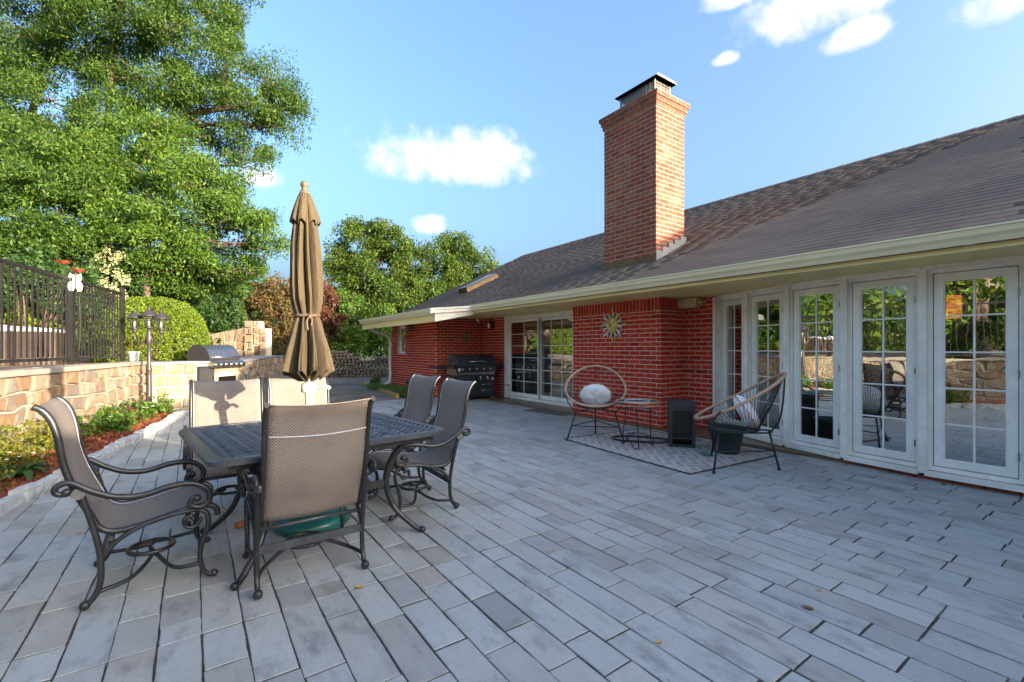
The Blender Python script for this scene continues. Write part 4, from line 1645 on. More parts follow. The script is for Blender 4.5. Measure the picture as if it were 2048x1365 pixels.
# big locust trees behind the terrace
L1 = [(-1.94, 20.91, 12.79, 2.11, 1.69, 1.23), (-0.07, 19.11, 12.16, 1.63, 1.30, 1.11), (0.89, 17.95, 10.71, 1.42, 1.14, 0.83), (1.55, 17.24, 9.35, 1.32, 1.05, 0.66), (2.23, 16.77, 10.01, 0.74, 0.59, 0.43),
      (2.16, 16.81, 8.61, 0.82, 0.66, 0.40), (0.21, 18.67, 9.65, 1.69, 1.35, 0.71), (-1.22, 20.41, 10.68, 1.58, 1.27, 0.79), (1.80, 16.82, 7.37, 0.81, 0.65, 0.36), (0.47, 18.00, 8.28, 1.32, 1.05, 0.43), (-0.77, 19.60, 8.90, 1.37, 1.10, 0.48),
      (-2.66, 21.42, 14.55, 2.99, 2.39, 1.23), (-0.21, 19.09, 13.96, 2.04, 1.63, 1.02), (-3.00, 22.03, 11.75, 1.61, 1.29, 0.90), (-2.23, 21.11, 9.45, 1.41, 1.13, 0.60), (2.55, 16.42, 9.13, 0.36, 0.34, 0.43), (0.60, 17.66, 6.88, 0.98, 0.78, 0.36)]
tree('locust_tree', 'tallest feathery green locust tree with two forked limbs arching right against the sky', (-2.6, 20.6, .93), L1, 'lf_locust', 13, 540, .52, .108, .32, .42,
     trunks=[[(-2.6, 20.6, .93), (-2.5, 20.9, 5.0), (-2.45, 21.0, 8.2), (-2.3, 21.0, 11.5), (-2.0, 20.8, 13.5)],
             [(-2.5, 20.9, 5.5), (-1.4, 19.8, 8.3), (.2, 18.4, 9.1), (1.6, 17.4, 9.4)]], r0=.19, group='locust trees', flat=.8)
L2 = [(-4.82, 23.55, 12.79, 1.63, 1.31, 1.09), (-3.67, 22.12, 11.38, 1.41, 1.13, 0.70), (-5.25, 23.24, 10.86, 1.05, 0.84, 0.70), (-3.96, 22.33, 9.98, 1.23, 0.98, 0.53), (-5.40, 23.34, 9.27, 1.05, 0.84, 0.70), (-6.69, 24.25, 11.73, 1.58, 1.27, 1.41), (-4.68, 22.83, 14.20, 2.11, 1.69, 1.05), (-5.03, 23.32, 11.87, 1.42, 1.14, 0.89), (-6.40, 24.04, 9.45, 1.58, 1.27, 1.05), (-4.24, 22.53, 9.01, 1.58, 1.27, 0.53), (-3.17, 22.26, 9.11, 1.08, 0.86, 0.54)]
tree('locust_tree', 'dark barked locust tree at the left edge with a leaning forked trunk', (-4.8, 23.2, .93), L2, 'lf_locust', 11, 480, .52, .112, .32, .4,
     trunks=[[(-4.8, 23.2, .93), (-4.8, 23.3, 6.0), (-4.75, 23.4, 9.6), (-4.3, 23.0, 11.4), (-3.9, 22.6, 12.8)]], r0=.17, group='locust trees', flat=.8)
L3 = [(-1.32, 18.03, 6.88, 2.00, 1.60, 0.65), (0.19, 16.73, 6.20, 1.36, 1.09, 0.55), (1.04, 15.89, 5.23, 1.05, 0.84, 0.45), (-0.43, 16.92, 5.23, 1.79, 1.43, 0.63), (-1.88, 17.82, 5.65, 1.78, 1.42, 0.71), (1.55, 15.77, 4.45, 0.76, 0.61, 0.27),
      (0.56, 16.47, 4.23, 1.21, 0.97, 0.55), (-1.02, 17.09, 4.14, 1.77, 1.41, 0.66), (1.07, 16.35, 3.65, 0.71, 0.57, 0.40), (0.19, 17.22, 3.53, 1.25, 1.00, 0.53), (-0.72, 18.22, 3.42, 1.43, 1.15, 0.57), (-1.09, 18.11, 7.90, 1.40, 1.12, 0.47), (1.54, 15.66, 4.88, 0.60, 0.48, 0.30)]
tree('leafy_tree', 'bright green lower tree spreading beneath the tall locust beside the umbrella', (-1.2, 17.2, .93), L3, 'lf_light', 22, 400, .50, .105, .36, .3,
     trunks=[[(-1.2, 17.2, .93), (-1.1, 17.0, 3.5), (-1.0, 16.9, 6.2)]], r0=.13, flat=.6)
L4 = [(-3.34, 18.84, 7.28, 1.63, 1.31, 0.56), (-4.31, 19.52, 6.68, 1.33, 1.07, 0.74), (-2.75, 17.81, 5.91, 1.57, 1.26, 0.64), (-3.80, 18.55, 5.05, 1.57, 1.26, 0.71), (-5.32, 19.62, 5.77, 1.29, 1.03, 1.14), (-2.44, 17.11, 4.59, 1.25, 1.00, 0.55), (-4.10, 18.15, 3.95, 1.24, 0.99, 0.49), (-2.25, 18.07, 6.53, 1.19, 0.95, 0.59), (-4.71, 19.92, 7.62, 1.20, 0.96, 0.60), (-1.90, 16.97, 4.01, 0.98, 0.79, 0.51), (-3.12, 17.58, 3.97, 1.11, 0.89, 0.47)]
tree('leafy_tree', 'dense green tree filling the space above the metal fence', (-3.8, 18.4, .93), L4, 'lf_locust', 20, 400, .48, .102, .38, .2,
     trunks=[[(-3.8, 18.4, .93), (-3.75, 18.5, 3.5), (-3.7, 18.6, 6.0)]], r0=.13, flat=.7)
# trees beyond the wood pile
for lb, rows, bs in (('broad leafy tree rising beyond the firewood, its crown tallest beside the umbrella', [(7.71, 26.35, 7.15, 1.43, 1.14, 1.31), (6.99, 26.25, 5.08, 1.12, 1.17, 1.46), (8.20, 24.79, 5.00, 1.65, 1.32, 1.51), (7.60, 24.60, 3.04, 1.88, 1.51, 1.21)], (7.6, 26.2, 0)),
                     ('leafy tree with yellow tips beyond the firewood, in the middle of the three crowns', [(9.77, 25.52, 7.41, 1.51, 1.21, 1.34), (10.64, 24.30, 6.01, 1.43, 1.14, 1.43), (9.33, 24.00, 4.18, 1.65, 1.32, 1.24), (10.68, 23.05, 3.90, 1.37, 1.10, 1.10)], (9.2, 24.0, 0)),
                     ('leafy tree behind the far end of the shingle roof', [(12.62, 24.13, 6.49, 1.54, 1.23, 1.36), (13.96, 23.19, 5.75, 1.19, 0.95, 1.07), (12.51, 22.99, 4.30, 1.57, 1.26, 1.14), (15.23, 23.52, 5.45, 0.74, 0.69, 0.86)], (13.2, 23.8, 0))):
    tree('leafy_tree', lb, bs, rows, 'lf_mid', 17, 340, .55, .15, .45, .15, trunks=[[bs, (bs[0], bs[1], 2.2), (bs[0] + .2, bs[1], 4.2)]], r0=.16, group='trees beyond the firewood', flat=.8)

# shrubs in the middle distance
shrub('rust_shrub', 'rust coloured shrub with drying leaves behind the stone fireplace', (3.2, 23.2, 0),
      [(3.38, 23.89, 3.77, 1.18, 0.94, 0.71), (2.55, 23.87, 3.02, 1.04, 0.83, 0.78), (3.78, 23.01, 2.56, 0.97, 0.78, 0.92), (3.23, 22.78, 1.40, 1.13, 0.90, 0.77), (4.25, 23.89, 4.07, 0.73, 0.58, 0.63)], 'lf_rust', 20, 200, .36, .14, .42, stem=.025)
shrub('wine_shrub', 'dark wine red shrub just right of the closed umbrella', (5.0, 22.7, 0),
      [(5.04, 23.34, 3.58, 0.73, 0.87, 1.09), (5.32, 22.54, 2.35, 0.80, 0.68, 0.85), (5.00, 22.15, 1.40, 0.69, 0.55, 0.60)], 'lf_wine', 20, 200, .36, .14, .42, stem=.025)
shrub('green_shrub', 'loose green shrub between the clipped hedge and the rust shrub', (.5, 22.2, 0),
      [(0.42, 22.31, 3.21, 1.02, 0.81, 0.69), (1.08, 21.84, 2.40, 0.91, 0.73, 0.61), (0.24, 21.82, 2.17, 0.79, 0.63, 0.51), (1.49, 22.78, 3.53, 0.73, 0.58, 0.60)], 'lf_dark', 22, 200, .32, .13, .45, stem=.025)
shrub('green_shrub', 'glossy green shrub overhanging the firewood stack', (6.4, 22.2, 0),
      [(6.38, 21.79, 2.11, 1.04, 0.83, 0.80), (7.32, 21.74, 2.38, 1.06, 0.85, 0.97), (5.95, 21.48, 1.17, 0.69, 0.55, 0.46), (7.62, 21.53, 1.41, 0.97, 0.77, 0.68), (6.17, 23.16, 3.39, 0.74, 0.59, 0.74)], 'lf_light', 20, 200, .32, .14, .5, stem=.025)
shrub('green_shrub', 'dark shrub behind the far downspout of the house', (8.6, 22.4, 0),
      [(8.96, 23.04, 2.74, 1.32, 1.05, 0.90), (8.70, 23.83, 3.85, 1.08, 0.86, 1.08), (9.82, 22.43, 2.48, 1.32, 1.05, 0.79)], 'lf_dark', 20, 190, .32, .14, .5, stem=.025)

# shrubs behind the fence
shrub('flowering_shrub', 'tall shrub with pale cream blossoms right of the fence ornament', (-1.9, 17.2, .93),
      [(-1.99, 17.28, 3.20, 0.86, 0.69, 0.57), (-1.51, 17.43, 3.26, 0.74, 0.59, 0.59), (-2.24, 17.22, 2.32, 0.70, 0.56, 0.56), (-1.07, 17.86, 3.04, 0.62, 0.49, 0.62), (-0.49, 19.28, 3.06, 0.85, 0.68, 0.58)], 'lf_dark', 40, 120, .22, .11, .5, stem=.03)
V, F = leaf_cloud(np.array([(-2.29, 16.94, 4.00), (-2.09, 16.80, 3.79), (-1.92, 16.68, 3.96), (-2.20, 16.88, 3.47), (-1.95, 16.70, 3.40), (-1.77, 16.58, 3.68), (-1.68, 16.51, 3.29), (-2.03, 16.76, 3.06), (-1.81, 16.60, 2.92), (-1.58, 16.44, 2.72), (-2.26, 16.92, 2.92), (-1.64, 16.48, 3.79), (-2.43, 17.04, 3.20), (-1.52, 16.40, 3.13)]), 110, (.13, .13, .16), .045, .8, 0)
npmesh('blossom_clusters', V, F, 'blossom', bpy.data.objects['flowering_shrub'])
shrub('dark_shrub', 'dark leafy shrub behind the left end of the fence', (-3.3, 16.0, .93),
      [(-3.47, 16.12, 2.99, 0.86, 0.69, 0.49), (-2.87, 16.19, 3.24, 0.76, 0.61, 0.51), (-2.54, 16.44, 2.52, 0.66, 0.53, 0.53), (-4.30, 16.46, 2.90, 0.97, 0.77, 0.73)], 'lf_dark', 40, 120, .22, .11, .5)
shrub('yellow_shrub', 'sunlit yellow green shrub seen through the fence pickets above the tub', (-3.4, 17.0, .93),
      [(-3.61, 17.20, 2.12, 0.79, 0.63, 0.34), (-3.02, 17.02, 2.00, 0.67, 0.54, 0.32), (-4.15, 17.58, 2.26, 0.66, 0.53, 0.40)], 'lf_hedge', 42, 120, .2, .09, .55)
# clipped dome hedge
hb = (-.75, 14.2, .93)
root = empty('clipped_hedge', hb, 0, 'large round clipped hedge dome behind the lamp post', 'hedge')
C, Nn = [], []
for k in range(7500):
    d = RNG.normal(0, 1, 3); d[2] = abs(d[2]); d /= np.linalg.norm(d)
    e = np.array([1.12, 1.5, 1.52])
    q = np.sign(d) * np.abs(d) ** .8
    q /= max(1e-6, (np.abs(q) ** 2.6).sum() ** (1 / 2.6))
    C.append(np.array(hb) + q * e * RNG.uniform(.955, 1.01))
C = np.array(C)
V, F = leaf_cloud(C, 10, (.045, .045, .045), .048, .5, -.2)
npmesh('foliage', V, F, 'lf_hedge', root)
m = MB().ball((hb[0], hb[1], hb[2]), 1.0, 28, 18, (1.06, 1.42, 1.42)); m.build('twig_core', 'soil', root)
shrub('clipped_hedge', 'small clipped hedge right of the dome and above the built in grill', (.25, 17.6, 0), [(0.19, 17.46, 1.35, 0.41, 0.33, 0.25), (0.47, 18.00, 1.39, 0.33, 0.26, 0.23)], 'lf_hedge', 120, 110, .12, .06, .5)

# low plants of the bed
def low_plant(name, label, y, f, rr, h, leaf, size, n, asp=.45, flowers=0, cat='plant', group=None):
    p = bed_pt(y, f)
    root = empty(name, tuple(p), 0, label, cat, group)
    C = np.array([p.x, p.y, p.z + h * .5]) + RNG.normal(0, .42, (n, 3)) * np.array([rr, rr, h])
    C[:, 2] = np.clip(C[:, 2], p.z + .02, None)
    V, F = leaf_cloud(C, 14, (.05, .05, .045), size, asp, -.25, updir=.5)
    npmesh('foliage', V, F, leaf, root)
    m = MB()
    for k in range(6):
        a = RNG.uniform(0, 6.28)
        limb(m, (p.x, p.y, p.z - .01), (p.x + rr * .6 * math.cos(a), p.y + rr * .6 * math.sin(a), p.z + h * .7), .006, .002)
    m.build('stem', 'bark', root, fixn=False)
    for k in range(flowers):
        a, r_ = RNG.uniform(0, 6.28), rr * RNG.uniform(.1, .9)
        c = Vector((p.x + r_ * math.cos(a), p.y + r_ * math.sin(a), p.z + h * RNG.uniform(.75, 1.1)))
        m = MB()
        for j in range(5):
            b = j * 1.257 + RNG.uniform(-.2, .2)
            t = Vector((math.cos(b), math.sin(b), .35)).normalized(); s = Vector((-math.sin(b), math.cos(b), 0))
            m.add([c, c + t * .022 + s * .014, c + t * .036, c + t * .022 - s * .014], [(0, 1, 2, 3)])
        m.build('flower', 'petal', root, fixn=False)
    return root


low_plant('gold_shrub', 'low golden yellow shrub against the stone wall behind the left chair', 6.35, .72, .30, .30, 'lf_gold', .045, 130)
low_plant('gold_shrub', 'golden shrub cut off by the left edge, against the stone wall', 5.35, .6, .30, .30, 'lf_gold', .045, 130)
low_plant('gold_shrub', 'golden shrub just above the left chair back against the wall', 7.2, .72, .26, .26, 'lf_gold', .045, 90)
low_plant('flowering_plant', 'green clump with a white bloom between left chair and lamp post', 8.5, .5, .22, .2, 'lf_light', .055, 80, flowers=4)
low_plant('flowering_plant', 'white flowered green plant left of the lamp post base', 9.55, .6, .24, .22, 'lf_light', .06, 90, flowers=7)
low_plant('flowering_plant', 'white flowered plant right of the lamp post by the counter', 10.35, .45, .2, .22, 'lf_light', .06, 80, flowers=9)
low_plant('rusty_plant', 'reddish leafed plant midway along the bed between two green clumps', 9.0, .55, .2, .18, 'lf_rust', .05, 60)
low_plant('rusty_plant', 'reddish green plant beside the lamp post foot', 9.95, .8, .2, .2, 'lf_rust', .05, 50)
low_plant('green_groundcover', 'spreading green plant near the wall midway along the bed', 8.0, .8, .25, .2, 'lf_light', .05, 80)
low_plant('green_groundcover', 'green plant at the foot of the wall left of the lamp post', 9.2, .88, .24, .22, 'lf_light', .05, 70)
low_plant('gold_shrub', 'golden shrub of the bed mirrored in the right hand window', 3.9, .6, .3, .3, 'lf_gold', .05, 70)
low_plant('green_groundcover', 'green plant of the bed mirrored in the right hand window', 2.5, .6, .3, .25, 'lf_light', .05, 70)
# hosta with broad leaves
p = bed_pt(5.95, .38)
hosta = empty('hosta', tuple(p), 0, 'broad leafed green hosta with white blooms at the front of the bed, lower left', 'plant')
for k in range(34):
    a = k * 2.399 + random.uniform(-.2, .2)
    r_ = .05 + .17 * (k / 34) ** .7
    L, w = random.uniform(.10, .15), random.uniform(.022, .032)
    d = Vector((math.cos(a), math.sin(a), 0)); s_ = Vector((-d.y, d.x, 0))
    el = random.uniform(.25, 1.1) * (1 - .6 * k / 34)
    b0 = p + d * .02 + Vector((0, 0, .02))
    vs = []
    for j in range(6):
        f = j / 5
        q = b0 + d * (r_ * .5 + L * f) + Vector((0, 0, .06 + L * el * f - .11 * f * f * (.6 + k / 60)))
        ww = w * math.sin(math.pi * min(.97, .12 + f * .86))
        vs += [q - s_ * ww + Vector((0, 0, .008)), q, q + s_ * ww + Vector((0, 0, .008))]
    m = MB().add(vs, [x for j in range(5) for x in ((3 * j, 3 * j + 1, 3 * j + 4, 3 * j + 3), (3 * j + 1, 3 * j + 2, 3 * j + 5, 3 * j + 4))], True)
    m.tube([p, b0 + d * r_ * .5 + Vector((0, 0, .06))], .003, 5)
    m.build('leaf', 'lf_dark', hosta, fixn=False)
for k in range(4):
    c = p + Vector((random.uniform(-.09, .09), random.uniform(-.09, .09), random.uniform(.17, .23)))
    m = MB()
    for j in range(5):
        b = j * 1.257
        t = Vector((math.cos(b), math.sin(b), .35)).normalized(); s = Vector((-math.sin(b), math.cos(b), 0))
        m.add([c, c + t * .013 + s * .008, c + t * .021, c + t * .013 - s * .008], [(0, 1, 2, 3)])
    m.build('flower', 'petal', hosta, fixn=False)

# greenery to the left of the picture (it shows in the window glass)
for k, (x, y, r_, h, lf) in enumerate(((-6.5, 3.6, 1.6, 2.4, 'lf_light'), (-6.8, .4, 1.8, 2.6, 'lf_hedge'), (-6.6, -3.0, 1.8, 2.3, 'lf_light'), (-6.2, 6.8, 1.5, 2.3, 'lf_locust'))):
    shrub('garden_shrub', ['bright green shrub left of the picture beyond the tub', 'yellow green shrub left of the picture, mirrored in the glass', 'light green shrub farthest left behind the viewer', 'dark green shrub on the terrace left of the tub'][k], (x, y, .93),
          [(x, y, .93 + h * .5, r_, r_, h * .55), (x + .6, y + .8, .93 + h * .4, r_ * .7, r_ * .7, h * .4)], lf, 14, 120, .35, .16, .5, stem=.05)
# a far belt of trees closes the horizon
Cb = []
for k in range(900):
    a = RNG.uniform(rad(-115), rad(28))
    d = RNG.uniform(36, 44)
    Cb.append((d * math.sin(a), d * math.cos(a), RNG.uniform(0, 6.0) + RNG.normal(0, .4)))
V, F = leaf_cloud(np.array(Cb), 60, (1.6, 1.6, 1.2), .55, .6, 0)
tag(npmesh('far_wood', V, F, 'lf_mid'), 'belt of distant woodland closing the horizon', 'wood', kind='stuff')

# firewood stack
fw = empty('firewood_stack', (5.7, 19.8, 0), 0, 'waist high stack of split grey brown firewood at the end of the path', 'firewood')
A, B = Vector((4.45, 20.55, 0)), Vector((6.95, 19.0, 0))
Tf = (B - A).normalized(); Nf = Vector((Tf.y, -Tf.x, 0)); Nf = Nf if Nf.y < 0 else -Nf
Lf = (B - A).length
rl = random.Random(8)
z = 0.0
row = 0
while z < 1.12:
    a = rl.uniform(0, .08)
    h = rl.uniform(.10, .14)
    while a < Lf:
        w = rl.uniform(.09, .19)
        top_ok = z + h < .85 + .28 * math.exp(-((a - .8) / .9) ** 2) + .08 * math.sin(a * 3)
        if top_ok:
            k = rl.choice([3, 4, 5, 5, 6])
            ph = rl.uniform(0, 6.28)
            poly = [(a + w / 2 + w * .52 * math.cos(ph + 6.283 * i / k) * rl.uniform(.8, 1.1), z + h / 2 + h * .56 * math.sin(ph + 6.283 * i / k) * rl.uniform(.8, 1.1)) for i in range(k)]
            dp = rl.uniform(-.05, .06)
            MB().prism(poly, lambda x, b, ww, dp=dp: A + Tf * x + Vector((0, 0, max(b, 0))) + Nf * (ww - .35 + dp), .38, .006).build('split_log', 'logend', fw, fixn=False)
        a += w + .012
    z += h + .004
    row += 1
tag(MB().ball(A + Tf * .25 + Vector((0, 0, 1.05)), .17, 12, 8, (1.1, .9, .9)).build('pale_boulder', 'coverg'), 'rounded pale object on top of the firewood next to the umbrella', 'boulder')

# small grass bed by the wing with ochre edging
gb = MB().add([(4.30, 10.9, .03), (5.0, 10.9, .05), (5.0, 13.9, .05), (4.72, 15.2, .03)], [(0, 1, 2, 3)]).build('grass_bed', 'soil')
tag(gb, kind='structure')
ge = empty('ochre_edging', (4.4, 13, 0), 0, 'low ochre stone edging of the grass strip along the far wing', 'edging')
pts = [Vector((4.16, 10.87, 0)), Vector((4.42, 12.93, 0)), Vector((4.73, 15.57, 0))]
for a, b in zip(pts[:-1], pts[1:]):
    L = (b - a).length
    s = 0
    while s < L - .05:
        w = min(random.uniform(.22, .4), L - s)
        p0, p1 = a + (b - a).normalized() * (s + .006), a + (b - a).normalized() * (s + w - .006)
        MB().bar((p0.x, p0.y, .05), (p1.x, p1.y, .05 + random.uniform(-.008, .008)), .09, .11).build('edging_stone', 'ochre', ge)
        s += w
n = 9000
B0 = np.stack([RNG.uniform(4.35, 4.95, n), RNG.uniform(10.95, 13.9, n), np.full(n, .04)], 1)
dl = np.stack([RNG.normal(0, .06, n), RNG.normal(0, .06, n), RNG.uniform(.07, .17, n)], 1)
sd_ = np.stack([RNG.normal(0, 1, n), RNG.normal(0, 1, n), np.zeros(n)], 1); sd_ *= .004 / np.linalg.norm(sd_, axis=1)[:, None]
V = np.stack([B0 - sd_, B0 + sd_, B0 + dl * .6 + sd_ * .8, B0 + dl + np.array([0, 0, 0])], 1).reshape(-1, 3)
tag(npmesh('grass', V, np.arange(4 * n).reshape(-1, 4), 'lf_grass'), 'short green grass growing in the strip along the far wing', 'grass', kind='stuff')
shrub('green_shrub', 'small dark shrub beside the foot of the far downspout', (4.75, 14.6, .03), [(4.75, 14.6, .18, .22, .5, .17)], 'lf_dark', 160, 60, .1, .06, .5)
shrub('green_shrub', 'little green shrub against the brick under the far window', (4.85, 11.6, .05), [(4.85, 11.6, .30, .15, .28, .26)], 'lf_dark', 260, 60, .08, .05, .5)

# ------------------------------------------------------------------ dining chairs
def spline(pts, n=6):
    """Catmull-Rom through the points."""
    P = [Vector(p) for p in pts]
    out = []
    for i in range(len(P) - 1):
        p0, p1, p2, p3 = P[max(i - 1, 0)], P[i], P[i + 1], P[min(i + 2, len(P) - 1)]
        for k in range(n):
            f = k / n
            out.append(.5 * ((2 * p1) + (p2 - p0) * f + (2 * p0 - 5 * p1 + 4 * p2 - p3) * f * f + (3 * p1 - p0 - 3 * p2 + p3) * f ** 3))
    out.append(P[-1])
    return out


def side(pts, y):
    return [(x, y, z) for x, z in pts]


RAIL = [(-.415, .975), (-.385, .955), (-.355, .905), (-.333, .82), (-.315, .70), (-.28, .58), (-.225, .45), (-.19, .375), (-.13, .345), (-.03, .355), (.08, .38), (.19, .398), (.255, .392), (.285, .365), (.288, .335)]
ARM = [(-.30, .565), (-.335, .575), (-.335, .605), (-.29, .618), (-.22, .568), (-.13, .522), (-.03, .510), (.08, .534), (.18, .532), (.245, .482), (.245, .425), (.205, .402), (.165, .425), (.18, .46), (.205, .452)]
FLEG = [(.20, .385), (.238, .36), (.245, .30), (.222, .22), (.208, .14), (.222, .06), (.255, .028), (.275, .045)]
BLEG = [(-.255, .56), (-.215, .40), (-.188, .26), (-.185, .13), (-.205, .06), (-.238, .022)]
STRUT = [(-.188, .225), (-.12, .305), (-.02, .358), (.10, .383), (.21, .385)]
SCR = [(.215, .34), (.19, .30), (.15, .305), (.14, .345), (.17, .36), (.18, .335)]


def make_chair():
    root = empty('sling_chair', (0, 0, 0))
    hw = .265
    rs_ = spline(side(RAIL, 0), 4)
    for sg in (-1, 1):
        m = MB(); m.tube([(p.x, sg * .25, p.z) for p in rs_], .0125, 8, flat=1.2)
        m.build('side_rail', 'castal', root)
        m = MB(); a = spline(side(ARM, sg * (hw + .02)), 4)
        m.tube(a, [.0095 + .0025 * math.sin(math.pi * i / (len(a) - 1)) for i in range(len(a))], 8, flat=1.3)
        m.ball((-.30, sg * (hw + .02), .575), .02, 10, 7); m.ball((.195, sg * (hw + .02), .452), .02, 10, 7)
        m.build('arm', 'castal', root)
        m = MB(); a = spline(side(FLEG, sg * hw), 4)
        m.tube(a, [.0135 - .004 * abs(i / len(a) - .4) for i in range(len(a))], 8)
        m.ball((.272, sg * hw, .030), .019, 10, 7)
        m.build('leg', 'castal', root)
        m = MB(); a = spline(side(BLEG, sg * hw), 4)
        m.tube(a, .0135, 8); m.ball((-.240, sg * hw, .026), .023, 10, 7)
        m.build('leg', 'castal', root)
        m = MB(); m.tube(spline(side(STRUT, sg * hw), 4), .0115, 8)
        m.tube(spline(side(SCR, sg * hw), 4), .010, 8)
        m.build('seat_strut', 'castal', root)
        # stretcher from a back leg across the ring to the front
        m = MB()
        m.tube(spline([(-.195, sg * hw, .075), (-.08, sg * hw * .82, .085), (.0, sg * .10, .13), (-.005, sg * .03, .16)], 5), .0105, 7)
        m.tube(spline([(.212, sg * hw, .10), (.10, sg * hw * .9, .098), (.03, sg * .115, .135), (.0, sg * .06, .16)], 5), .0105, 7)
        m.build('stretcher', 'castal', root)
    m = MB(); m.tube([(.0 + .10 * math.cos(a), .10 * math.sin(a), .15) for a in [k * math.pi / 12 for k in range(24)]], .0115, 8, closed=True)
    m.build('ring', 'castal', root)
    m = MB(); m.bar((-.188, -hw, .22), (-.188, hw, .22), .012, .042)
    m.build('cross_bar', 'castalg', root)
    MB().tube([(.16, -hw, .345), (.16, hw, .345)], .013, 8).build('seat_bar', 'castalg', root)
    MB().tube([(-.15, -.25, .312), (-.15, .25, .312)], .011, 8).build('seat_bar', 'castalg', root)
    for sg in (-1, 1):
        MB().tube([(-.268, sg * .25, .555), (-.262, sg * .288, .56)], .026, 12).build('pivot_cap', 'castalg', root)
    # woven sling
    ny = 12
    vs, uvs = [], []
    s = 0
    for i, p in enumerate(rs_):
        if i: s += (p - rs_[i - 1]).length
        for j in range(ny + 1):
            f = j / ny
            y = -.238 + .476 * f
            sag = .016 * math.sin(math.pi * f)
            nx = Vector((0, 0, 0))
            t = (rs_[min(i + 1, len(rs_) - 1)] - rs_[max(i - 1, 0)]).normalized()
            nn = Vector((-t.z, 0, t.x))
            if nn.z < 0 or (abs(t.z) > .8 and nn.x > 0): nn = nn
            dirn = Vector((-.6, 0, -.8))
            k = nn if nn.dot(dirn) > 0 else -nn
            q = p + k * sag
            vs.append((q.x, y, q.z)); uvs.append((s, y))
    fs = [(i * (ny + 1) + j, i * (ny + 1) + j + 1, (i + 1) * (ny + 1) + j + 1, (i + 1) * (ny + 1) + j) for i in range(len(rs_) - 1) for j in range(ny)]
    m = MB().add(vs, fs, True)
    me = m.mesh('sling')
    ul = me.uv_layers.new(name='UVMap')
    for lp in me.loops:
        ul.data[lp.index].uv = uvs[lp.vertex_index]
    so = link('sling', me, 'sling', root)
    sm = so.modifiers.new('thick', 'SOLIDIFY'); sm.thickness = .004
    for sg in (-1, 1):                                     # stitched edge
        MB().tube([(p.x + .003, sg * .232, p.z + .004) for p in rs_[2:-2]], .0022, 5).build('edge_stitching', 'thread', so)
    m = MB()
    pb = [q for q in rs_ if .83 < q.z < .86][0] if [q for q in rs_ if .83 < q.z < .86] else rs_[12]
    m.tube([(pb.x - .012 - .016 * math.sin(math.pi * k / 10), -.235 + .047 * k, pb.z - .03 - .012 * math.sin(math.pi * k / 10)) for k in range(11)], .0030, 5)
    m.build('back_seam', 'thread', so)
    return root


proto = make_chair()
SPOTS = [(-.185, 3.19, 2, 'taupe sling chair in left foreground facing right, upper back catching the sun'),
         (.525, 2.80, 91, 'taupe sling chair nearest the camera, seen from behind'),
         (1.44, 3.40, 178, 'taupe sling chair right of the table, the nearer of the two there'),
         (1.47, 4.10, 184, 'taupe sling chair right of the table, the farther of the two there'),
         (.24, 4.12, -90, 'sunlit sling chair on the far side of the table, left of its neighbour'),
         (.80, 4.13, -88, 'sunlit sling chair on the far side of the table next to the umbrella pole')]
for i, (x, y, a, lb) in enumerate(SPOTS):
    o = proto if i == 0 else copy_tree(proto)
    o.location = (x, y, 0)
    o.rotation_euler = (0, 0, rad(a))
    tag(o, lb, 'chair', 'sling chairs around the table')

# ------------------------------------------------------------------ dining table
tb = empty('patio_table', (.665, 3.27, 0), rad(7), 'dark cast metal square table with woven lattice top', 'table')
hx, hy, tz = .68, .63, .70


def rrect(hx, hy, r, n=6):
    out = []
    for cx_, cy_, a0 in ((hx - r, hy - r, 0), (-hx + r, hy - r, 90), (-hx + r, -hy + r, 180), (hx - r, -hy + r, 270)):
        for k in range(n + 1):
            a = rad(a0 + 90 * k / n)
            out.append((cx_ + r * math.cos(a), cy_ + r * math.sin(a)))
    return out


